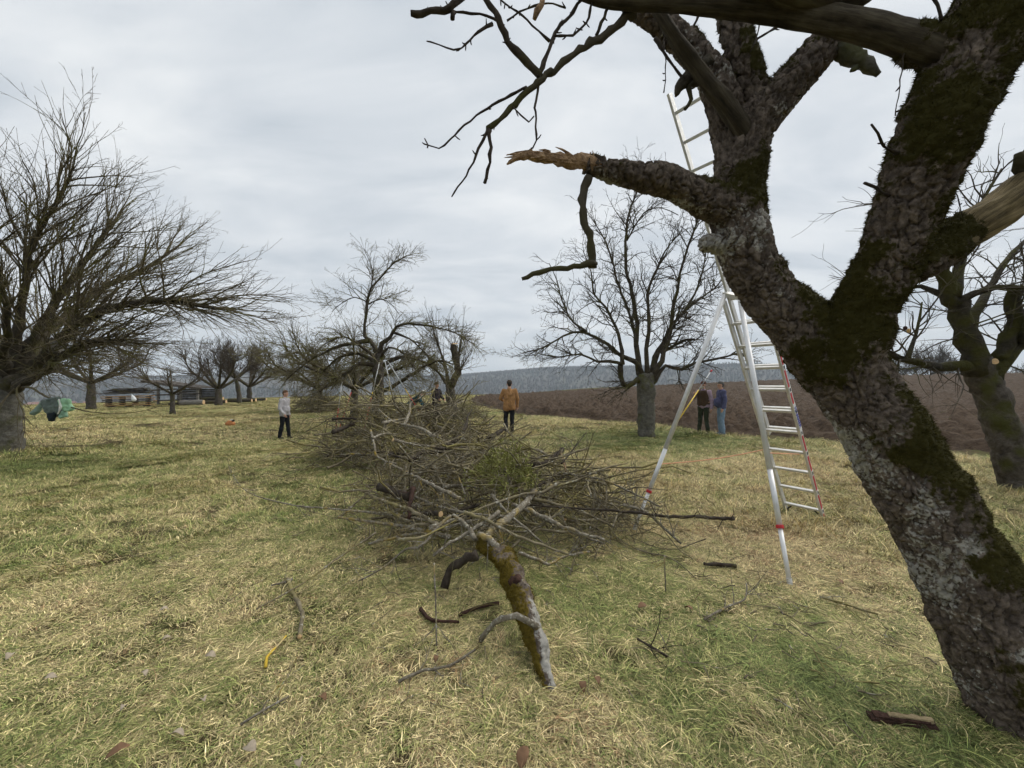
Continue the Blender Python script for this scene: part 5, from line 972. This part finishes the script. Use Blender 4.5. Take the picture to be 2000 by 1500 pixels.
# open shed
sh0 = P(300, 792, 33); sh0.z = H(sh0.x, sh0.y); shd = thing('shed', sh0, 'open-fronted weathered wooden shed with sloping flat roof', 'shed')
ux = Vector((1, .12, 0)).normalized(); uy = Vector((-ux.y, ux.x, 0)); zt = lambda px_, y_: CZ - (y_ - 750) / F * 33
A0 = P(278, 743, 33); A1_ = P(393, 758, 33)
for k in range(9):
    q = uy * (k * .32); box_part('roof_board', shd, A0 + q + Vector((0, 0, .01 * (k % 2))), A1_ + q + Vector((0, 0, .01 * (k % 2))), .31, .05, uy, M_OLDPL)
box_part('fascia', shd, A0 - uy * .18 - Vector((0, 0, .07)), A1_ - uy * .18 - Vector((0, 0, .07)), .04, .15, uy, M_OLDPL)
for k, px in enumerate((309, 353, 386)):
    for dpt in (0, 2.5):
        q = P(px, 790, 33) + uy * dpt; zg = H(q.x, q.y); top = A0.z + (A1_.z - A0.z) * ((px - 278) / 115); q.z = zg - .05; box_part('post', shd, q, Vector((q.x, q.y, top)), .15, .15, ux, M_POST)
for k in range(11):
    z0 = .15 + k * .155; l0, l1 = P(303, 790, 33) + uy * 2.55, P(388, 790, 33) + uy * 2.55; zg = H(l0.x, l0.y); 
    if zg + z0 > A1_.z - .15: break
    l0.z = l1.z = zg + z0; box_part('wall_board', shd, l0, l1, .13, .03, Vector((0, 0, 1)), M_OLDPL)
for k, (pxa, ya, pxb, yb) in enumerate(((296, 762, 345, 760), (296, 772, 350, 770), (300, 783, 350, 781), (350, 767, 392, 769))):
    box_part('rail', shd, P(pxa, ya, 32.9), P(pxb, yb, 32.9), .12, .05, Vector((0, 0, 1)), M_OLDPL)
def log(px0, py0, px1, py1, D, r, label, m, seed, zo):
    a, b_ = P(px0, py0, D), P(px1, py1, D + .3); a.z = H(a.x, a.y) + zo; b_.z = H(b_.x, b_.y) + zo; o = thing('felled_log', a, label, 'log', 'logs lying beside the shed')
    pp = [a.lerp(b_, t / 6) for t in range(7)]; part('wood', tube_mesh('wood', [(pp, [r * random.Random(seed + i).uniform(.9, 1.1) for i in range(7)])], 10, .08, True), m, o); disc(o, b_, b_ - a, r * .95); disc(o, a, a - b_, r * .95); return o
log(352, 785, 398, 783, 31, .20, 'thick pale felled log lying beside the shed', M_POST, 1, .2); log(385, 783, 442, 780, 32.5, .16, 'dark felled log in the low wood row beside the shed', M_LIMB, 2, .16); log(392, 779, 436, 777, 32.7, .14, 'dark felled log in the low wood row beside the shed', M_LIMB, 3, .42)
log(440, 786, 492, 785, 36, .15, 'dark felled log in the low wood row beside the shed', M_LIMB, 4, .15); log(446, 784, 500, 783, 37, .17, 'dark felled log in the low wood row beside the shed', M_LIMB, 5, .17); log(492, 787, 520, 787, 40, .14, 'brown log lying under the low forked apple tree', M_TRUNK, 6, .14)
log(330, 788, 366, 788, 31.5, .12, 'dark felled log in the low wood row beside the shed', M_LIMB, 7, .12); log(400, 785, 430, 784, 32, .13, 'dark felled log in the low wood row beside the shed', M_LIMB, 8, .13)
# houses of the village in the valley
M_HW, M_HR = plain('house_plaster', (.72, .71, .68), .8), plain('house_roof', (.28, .14, .10), .8); M_PANE = plain('dark_pane', (.03, .035, .04), .2)
for k, (px, D, w_) in enumerate(((48, 560, 11), (62, 590, 9), (80, 570, 12), (96, 610, 10), (124, 580, 12), (140, 600, 9), (158, 575, 13), (172, 605, 10))):
    q = P(px, 770, D); q.z = H(q.x, q.y); hs = thing('house', q, 'small white house with red-brown roof in the valley village', 'house', 'houses of the valley village'); hgt_ = 5.5 + (k % 3); a = .4 * (k % 4) - .5; c_, s_ = math.cos(a), math.sin(a); X2, Y2 = Vector((c_, s_, 0)), Vector((-s_, c_, 0))
    part('wall', beams_mesh('wall', [(q - X2 * w_ / 2 + Vector((0, 0, hgt_ / 2)), q + X2 * w_ / 2 + Vector((0, 0, hgt_ / 2)), 8, hgt_, Y2)]), M_HW, hs)
    t0 = q + Vector((0, 0, hgt_)); V = [t0 - X2 * (w_ / 2 + .4) - Y2 * 4.5, t0 + X2 * (w_ / 2 + .4) - Y2 * 4.5, t0 + X2 * (w_ / 2 + .4) + Y2 * 4.5, t0 - X2 * (w_ / 2 + .4) + Y2 * 4.5, t0 - X2 * (w_ / 2 + .4) + Vector((0, 0, 3.6)), t0 + X2 * (w_ / 2 + .4) + Vector((0, 0, 3.6))]
    part('roof', mesh_np('roof', [tuple(v) for v in V], [(0, 1, 5, 4), (2, 3, 4, 5), (3, 2, 1, 0)], False, [(0, 4, 3), (1, 2, 5)]), M_HR, hs)
    for j in range(3):
        wc = q - Y2 * 4.03 + X2 * (j - 1) * w_ * .3 + Vector((0, 0, hgt_ * .55)); part('window', beams_mesh('window', [(wc - X2 * .5, wc + X2 * .5, .05, 1.2, Y2)]), M_PANE, hs)
# nest box
nb_ = P(109, 676, D1 - .55); nbx = thing('nest_box', nb_, 'grey wooden nest box with sloping roof hung in the broad tree', 'nest box'); ax, ay = Vector((.94, .34, 0)), Vector((-.34, .94, 0))
box_part('box_body', nbx, nb_ - Vector((0, 0, .13)), nb_ + Vector((0, 0, .12)), .17, .16, ax, M_POST); box_part('roof', nbx, nb_ + Vector((0, 0, .155)) - ay * .13, nb_ + Vector((0, 0, .125)) + ay * .12, .21, .025, ax, M_OLDPL)
box_part('floor', nbx, nb_ - Vector((0, 0, .145)) - ay * .1, nb_ - Vector((0, 0, .145)) + ay * .1, .2, .02, ax, M_OLDPL); disc(nbx, nb_ - ay * .082 + Vector((0, 0, .04)), -ay, .018, M_BLACK, 'entrance_hole'); box_part('hanger', nbx, nb_ + ay * .09 + Vector((0, 0, .1)), nb_ + ay * .09 + Vector((0, 0, .42)), .03, .01, ax, M_BLACK)
# jacket thrown over the low branch
DJ = D1 - 1.3; jc = P(104, 797, DJ); jk = thing('green_jacket', jc, 'crumpled grey-green jacket with pale green lining hung on a low branch', 'jacket')
def cloth(name, pts, m, th=.035, vox=.012, amp=.03, seed=0):
    w = [P(x, y, DJ + d) for x, y, d in pts]; n_ = len(w)
    caps = [((*w[i],), th, (*w[j],), th) for i in range(n_) for j in range(i + 1, min(i + 3, n_))]; me = blob(name, caps, vox, 3)
    crumple(me, amp, 9, seed)
    return part(name, me, m, jk)
cloth('body', [(88, 785, 0), (112, 781, 0), (92, 797, -.05), (114, 795, -.03), (98, 806, -.03), (114, 808, 0), (106, 785, .05)], plain('grey_green_cloth', (.12, .15, .13), .85, nscale=8, namp=.3), .06, seed=1)
cloth('sleeve', [(88, 786, .02), (78, 794, .02), (70, 804, .03), (66, 806, .03)], plain('pale_grey_green_cloth', (.22, .30, .25), .85, nscale=8, namp=.25), .045, seed=2)
cloth('lining', [(118, 784, -.05), (132, 783, -.05), (122, 793, -.06), (138, 794, -.04), (128, 800, -.04), (142, 798, -.03)], plain('pale_green_lining', (.34, .58, .36), .7, nscale=10, namp=.2), .045, seed=3)
cloth('lower_lining', [(116, 806, 0), (126, 804, 0), (118, 815, 0), (128, 812, 0)], plain('mint_lining', (.30, .48, .34), .7, nscale=10, namp=.2), .03, seed=4)
cloth('hood', [(98, 810, -.05), (106, 808, -.05), (102, 819, -.05)], plain('black_cloth', (.012, .02, .024), .8), .05, seed=5)
cloth('piping', [(115, 780, -.10), (117, 790, -.11), (120, 795, -.11), (116, 803, -.10), (113, 808, -.08)], M_WHITE, .012, .006, .004, 6)
# orange bag on the grass
ob = G(450, 832); obg = thing('orange_bag', ob, 'small orange bag with dark top lying alone on the meadow', 'bag'); me = blob('sack', [((ob.x - .1, ob.y, ob.z + .09), .09, (ob.x + .1, ob.y, ob.z + .09), .085), ((ob.x - .06, ob.y, ob.z + .15), .07, (ob.x + .07, ob.y, ob.z + .16), .06)], .014, 2)
part('sack', me, plain('orange_cloth', (.55, .22, .08), .75, nscale=12, namp=.25), obg); part('dark_top', blob('dark_top', [((ob.x + .10, ob.y - .02, ob.z + .20), .035, (ob.x + .15, ob.y - .02, ob.z + .22), .04)], .01, 1), M_BLACK, obg); part('white_label', blob('white_label', [((ob.x + .04, ob.y - .05, ob.z + .235), .022, (ob.x + .10, ob.y - .05, ob.z + .25), .02)], .008, 1), M_WHITE, obg)

# poles standing in the half-pruned tree
def pole(pix, D, segs, label, r=.017):
    a, b_ = [P(x, y, D + d) for x, y, d in pix]; z0 = H(b_.x, b_.y); dv = (b_ - a)
    if dv.z < 0: k = (z0 - a.z) / dv.z; b_ = a + dv * k
    o = thing('telescopic_pole', b_, label, 'pole')
    for nm, t0_, t1_, m in segs: part(nm, tube_mesh(nm, [([a.lerp(b_, t0_), a.lerp(b_, t1_)], [r, r])], 10, 0, True), m, o)
    return o
M_WP = plain('white_pole', (.55, .56, .56), .45, .3)
pole([(668, 745, 0), (660, 806, -.1)], 15.2, (('upper_tube', 0, .55, M_WP), ('lower_tube', .55, 1, M_RED)), 'upright white and red pole beside the half-pruned tree')
pole([(686, 766, .3), (673, 806, .2)], 15.2, (('tube', 0, 1, M_RED),), 'thin slanting red pole beside the white and red pole', .016)
pole([(741, 708, -.4), (727, 770, -.9)], 15.0, (('upper_tube', 0, .42, M_WP), ('sleeve', .42, .50, M_YEL), ('lower_tube', .50, 1, M_RED)), 'pole with yellow sleeve leaning against the front of the half-pruned trunk')
pole([(752, 706, -.4), (769, 780, -.7)], 15.0, (('upper_tube', 0, .62, M_WP), ('lower_tube', .62, 1, M_BLACK)), 'pole with black lower end leaning by the half-pruned trunk')
pole([(758, 706, -.4), (793, 762, -.9)], 15.0, (('upper_tube', 0, .38, M_WP), ('sleeve', .38, .48, M_YEL), ('lower_tube', .48, 1, M_RED)), 'strongly slanting pole with yellow sleeve and red lower end')

# ------------------------------------------------------------------ people
def person(px, py, D, yaw, hgt_m, label, cols, J=None, hat=None, hair=None, beard=None, belly=0, coat=0.0, vest=None, stoop=0.0):
    """local frame: faces +X, left is +Y; joints for a 1.75 m figure"""
    b = P(px, py, D); b.z = H(b.x, b.y) - .005; root = thing('person', b, label, 'person'); root.rotation_euler = (0, 0, yaw); k = hgt_m / 1.75; root.scale = (k, k, k)
    j = dict(pel=(0, 0, .96), che=(0, 0, 1.28), nek=(.01, 0, 1.49), hed=(.03, 0, 1.635), shl=(0, .19, 1.42), shr=(0, -.19, 1.42), ell=(-.02, .25, 1.14), elr=(-.02, -.25, 1.14), wrl=(.08, .26, .90), wrr=(.08, -.26, .90), hil=(0, .09, .93), hir=(0, -.09, .93), knl=(.02, .10, .50), knr=(.02, -.10, .50), anl=(-.02, .11, .08), anr=(-.02, -.11, .08))
    if J: j.update(J)
    V_ = {a: Vector(c) for a, c in j.items()}; v = lambda a: tuple(V_[a])
    hd = V_['hed']; fx = Vector((1, 0, 0))
    def hand(wr, el_):
        w = V_[wr]; d = (w - V_[el_]).normalized(); f = w + d * .075; caps = [((*w,), .026, (*f,), .032)]; sy = 1 if V_[wr].y > 0 else -1; fw = (Vector((1, 0, 0)) - d * d.x).normalized()
        for q in range(4): 
            s0 = f + fw * (.024 - .016 * q); e_ = s0 + d * (.042 - .004 * abs(q - 1)) + Vector((0, -sy * .008, 0)); e2 = e_ + d * .03 + Vector((0, -sy * .018, 0)); caps += [((*s0,), .0095, (*e_,), .009), ((*e_,), .009, (*e2,), .008)]
        t0_ = w + d * .02 + fw * .022; t1_ = t0_ + d * .035 + fw * .022; caps += [((*t0_,), .011, (*t1_,), .010), ((*t1_,), .010, (*(t1_ + d * .028),), .009)]
        return caps
    body = [((hd.x - .015, hd.y, hd.z + .03), .082, (hd.x + .005, hd.y, hd.z + .02), .080), ((hd.x + .005, hd.y, hd.z), .070, (hd.x + .028, hd.y, hd.z - .062), .048), ((hd.x + .082, hd.y, hd.z + .012), .009, (hd.x + .098, hd.y, hd.z - .018), .013),
            ((hd.x + .075, hd.y - .02, hd.z - .05), .008, (hd.x + .075, hd.y + .02, hd.z - .05), .008), ((hd.x - .005, hd.y + .078, hd.z + .0), .016, (hd.x - .008, hd.y + .080, hd.z - .03), .010), ((hd.x - .005, hd.y - .078, hd.z), .016, (hd.x - .008, hd.y - .080, hd.z - .03), .010),
            (v('nek'), .055, (hd.x - .01, hd.y, hd.z - .03), .055), (v('nek'), .06, v('che'), .10), (v('che'), .11, v('pel'), .11), (v('shl'), .05, v('ell'), .042), (v('ell'), .040, v('wrl'), .026), (v('shr'), .05, v('elr'), .042), (v('elr'), .040, v('wrr'), .026), (v('che'), .09, v('shl'), .055), (v('che'), .09, v('shr'), .055),
            (v('hil'), .075, v('knl'), .052), (v('knl'), .05, v('anl'), .036), (v('hir'), .075, v('knr'), .052), (v('knr'), .05, v('anr'), .036)] + hand('wrl', 'ell') + hand('wrr', 'elr')
    bd = link('body', blob('body', body, .0105, 1), M_SKIN, root)
    for sgn in (-1, 1):
        link('eye', blob('eye', [((hd.x + .073, hd.y + sgn * .030, hd.z + .012), .0095, (hd.x + .0735, hd.y + sgn * .034, hd.z + .012), .0095)], .003, 0), M_BLACK, bd)
    pe, ch = V_['pel'], V_['che']
    # jacket, sweater or shirt
    top = [(tuple(V_['nek'] - Vector((0, 0, .03))), .075, v('che'), .128), (v('che'), .128, v('pel'), .130)]
    for sy in (-1, 1): top += [((ch.x, sy * .085, ch.z + .06), .105, (pe.x, sy * .080, pe.z + .02), .112), ((ch.x, sy * .10, ch.z + .10), .085, tuple(V_['shl' if sy > 0 else 'shr']), .072), ((pe.x, sy * .085, pe.z + .02), .115, (pe.x, sy * .09, pe.z - coat), .118)]
    for s_ in 'lr': top += [(v('sh' + s_), .072, v('el' + s_), .060), (v('el' + s_), .059, v('wr' + s_), .046)]
    if belly: top += [((pe.x + .05 * belly, 0, pe.z + .16), .15, (pe.x + .09 * belly, 0, pe.z + .10), .145), ((pe.x + .07 * belly, -.06, pe.z + .12), .12, (pe.x + .07 * belly, .06, pe.z + .12), .12)]
    me = blob('top', top, .012, 2)
    crumple(me, .016, 8, px)
    link(cols[0], me, cols[1], root)
    if vest:
        vs_ = [((ch.x + .01, 0, ch.z + .08), .135, (pe.x + .01, 0, pe.z + .05), .137)] + [((ch.x + .01, sy * .085, ch.z + .09), .112, (pe.x + .01, sy * .08, pe.z + .05), .122) for sy in (-1, 1)]; link('vest', blob('vest', vs_, .012, 2), vest, root)
    tr_ = [((pe.x, -.07, pe.z), .105, (pe.x, .07, pe.z), .105)]
    for s_ in 'lr': tr_ += [(v('hi' + s_), .098, v('kn' + s_), .072), (v('kn' + s_), .072, (V_['an' + s_].x, V_['an' + s_].y, V_['an' + s_].z + .03), .062)]
    me = blob('trousers', tr_, .012, 2)
    crumple(me, .014, 10, px)
    link('trousers', me, cols[2], root)
    for s_ in 'lr':
        a = V_['an' + s_]; dz = a.z - .08; link('shoe', blob('shoe', [((a.x - .03, a.y, .05 + dz), .045, (a.x + .06, a.y, .045 + dz), .043), ((a.x + .06, a.y, .045 + dz), .043, (a.x + .15, a.y * 1.05, .036 + dz), .034), ((a.x - .01, a.y, .05 + dz), .045, (a.x - .01, a.y, .10 + dz), .045)], .010, 1), cols[3], root)
    if hair: link('hair', blob('hair', [((hd.x - .028, hd.y, hd.z + .045), .088, (hd.x - .002, hd.y, hd.z + .055), .082), ((hd.x - .045, hd.y, hd.z + .01), .075, (hd.x - .045, hd.y, hd.z - .03), .055), ((hd.x + .03, hd.y - .02, hd.z + .085), .04, (hd.x + .03, hd.y + .02, hd.z + .085), .04)], .010, 1), hair, root)
    if hat: link('cap', blob('cap', [((hd.x - .02, hd.y, hd.z + .055), .092, (hd.x + .0, hd.y, hd.z + .06), .088)] + ([] if hat[1] == 0 else [((hd.x + .06, hd.y - .035, hd.z + .052), .022, (hd.x + .12, hd.y, hd.z + .045), .016), ((hd.x + .06, hd.y + .035, hd.z + .052), .022, (hd.x + .12, hd.y, hd.z + .045), .016)]), .010, 1), hat[0], root)
    if beard: link('beard', blob('beard', [((hd.x + .05, hd.y - .03, hd.z - .065), .035, (hd.x + .05, hd.y + .03, hd.z - .065), .035), ((hd.x + .055, hd.y, hd.z - .08), .034, (hd.x + .06, hd.y, hd.z - .12), .020)], .009, 1), beard, root)
    return root
cl = lambda n, c, r=.85: plain(n, c, r, nscale=11, namp=.22, bump=.3, bscale=30, spec=.15)
M_BT, M_BSH = cl('black_trousers', (.016, .017, .021)), plain('dark_shoes', (.02, .018, .016), .6)
M_BRH, M_GRH, M_DKH = plain('brown_hair', (.11, .055, .028), .7, nscale=60, namp=.4), plain('grey_hair', (.10, .095, .09), .8, nscale=60, namp=.4), plain('dark_hair', (.035, .026, .02), .7, nscale=60, namp=.4)
person(556, 860, 13.3, math.radians(-6), 1.60, 'person in light grey jacket and black trousers standing sideways on the meadow', ('jacket', cl('light_grey_jacket', (.46, .44, .46)), M_BT, M_BSH), dict(elr=(.0, -.26, 1.12), wrr=(.14, -.24, .92), ell=(-.06, .25, 1.13), wrl=(-.02, .27, .88), knl=(.06, .09, .50), anl=(.10, .10, .08), knr=(-.03, -.10, .50), anr=(-.12, -.11, .08), hed=(.04, 0, 1.645)), hair=M_BRH, belly=.4, coat=.06)
person(995, 848, 13.35, math.radians(98), 1.79, 'person in tan work jacket and black trousers walking away', ('jacket', cl('tan_jacket', (.34, .185, .08)), M_BT, M_BSH), dict(ell=(.05, .29, 1.17), wrl=(.22, .20, 1.10), elr=(.0, -.27, 1.14), wrr=(.06, -.27, .90), knl=(.10, .11, .51), anl=(-.10, .12, .16), knr=(.04, -.09, .50), anr=(.02, -.09, .08)), hat=(cl('brown_cap', (.075, .058, .045)), 0), hair=M_DKH, coat=.10)
pr = person(1374, 849, 13.4, math.radians(-140), 1.74, 'person with grey beard and brown vest holding a long pole over the shoulder', ('shirt', cl('lilac_shirt', (.33, .25, .32)), cl('green_work_trousers', (.035, .042, .026)), M_BSH), dict(elr=(.02, -.33, 1.20), wrr=(.20, -.22, 1.34), ell=(-.02, .27, 1.12), wrl=(.04, .28, .88), hed=(.03, 0, 1.64), anl=(-.02, .14, .08), anr=(.02, -.14, .08)), hat=(cl('dark_red_cap', (.11, .05, .04)), 0), beard=plain('grey_beard', (.45, .42, .38), .9), vest=cl('brown_vest', (.07, .045, .03)), hair=M_DKH)
person(1409, 853, 13.05, math.radians(172), 1.75, 'person in blue sweatshirt and jeans standing with hands low', ('sweatshirt', cl('blue_sweatshirt', (.085, .09, .17)), cl('blue_jeans', (.20, .28, .37)), plain('blue_shoes', (.08, .11, .17), .7)), dict(ell=(-.02, .27, 1.13), wrl=(.05, .27, .90), elr=(.02, -.28, 1.15), wrr=(.24, -.20, 1.10)), hair=M_GRH, belly=1.1)
dk = cl('dark_work_jacket', (.03, .024, .028))
person(852, 800, 16.6, math.radians(-30), 1.74, 'person in dark clothes standing behind the high brush pile', ('jacket', dk, M_BT, M_BSH), dict(elr=(.06, -.27, 1.16), wrr=(.28, -.20, 1.06), ell=(.06, .26, 1.16), wrl=(.30, .14, 1.04)), hat=(cl('brown_knit_cap', (.14, .10, .06)), 0), coat=.08)
person(806, 800, 16.2, math.radians(10), 1.74, 'person in teal jacket and white helmet bending over behind the high brush pile', ('jacket', cl('teal_jacket', (.02, .075, .10)), cl('dark_teal_trousers', (.02, .04, .05)), M_BSH), dict(pel=(-.12, 0, .90), che=(.16, 0, 1.14), nek=(.33, 0, 1.27), hed=(.44, 0, 1.36), shl=(.24, .19, 1.22), shr=(.24, -.19, 1.22), ell=(.36, .24, .96), elr=(.36, -.24, .96), wrl=(.52, .18, .80), wrr=(.52, -.18, .80), hil=(-.12, .09, .88), hir=(-.12, -.09, .88), knl=(.02, .11, .48), knr=(.02, -.11, .48)), hat=(plain('white_helmet', (.75, .75, .72), .35), 1))
# the pole held by the bearded person
pa_, pb_ = P(1311, 842, 12.7), P(1390, 723, 13.45); lp = thing('pruning_pole', pa_, 'long yellow and white pole with red tip carried over the shoulder', 'pole')
part('lower_tube', tube_mesh('lower_tube', [([pa_, pa_.lerp(pb_, .66)], [.019, .019])], 10, 0, True), M_YEL, lp); part('upper_tube', tube_mesh('upper_tube', [([pa_.lerp(pb_, .66), pa_.lerp(pb_, .975)], [.014, .014])], 10, 0, True), M_WP, lp); part('tip', tube_mesh('tip', [([pa_.lerp(pb_, .97), pb_], [.03, .03])], 10, 0, True), M_RED, lp)

# ------------------------------------------------------------------ the hazy air
hz = bpy.data.materials.new('haze_air'); hz.use_nodes = True; t = hz.node_tree; t.nodes.clear(); ho = N(t, 'ShaderNodeOutputMaterial'); pvv = N(t, 'ShaderNodeVolumePrincipled')
pvv.inputs['Color'].default_value = (.80, .90, 1.0, 1); pvv.inputs['Density'].default_value = .00030; pvv.inputs['Anisotropy'].default_value = .0; lk(t, pvv.outputs[0], ho.inputs['Volume'])
me = beams_mesh('haze', [(Vector((0, -3100, 60)), Vector((0, 3100, 60)), 6200, 240, Vector((1, 0, 0)))])
tag(link('haze', me, hz), kind='stuff')
bpy.data.scenes.remove(WORK)
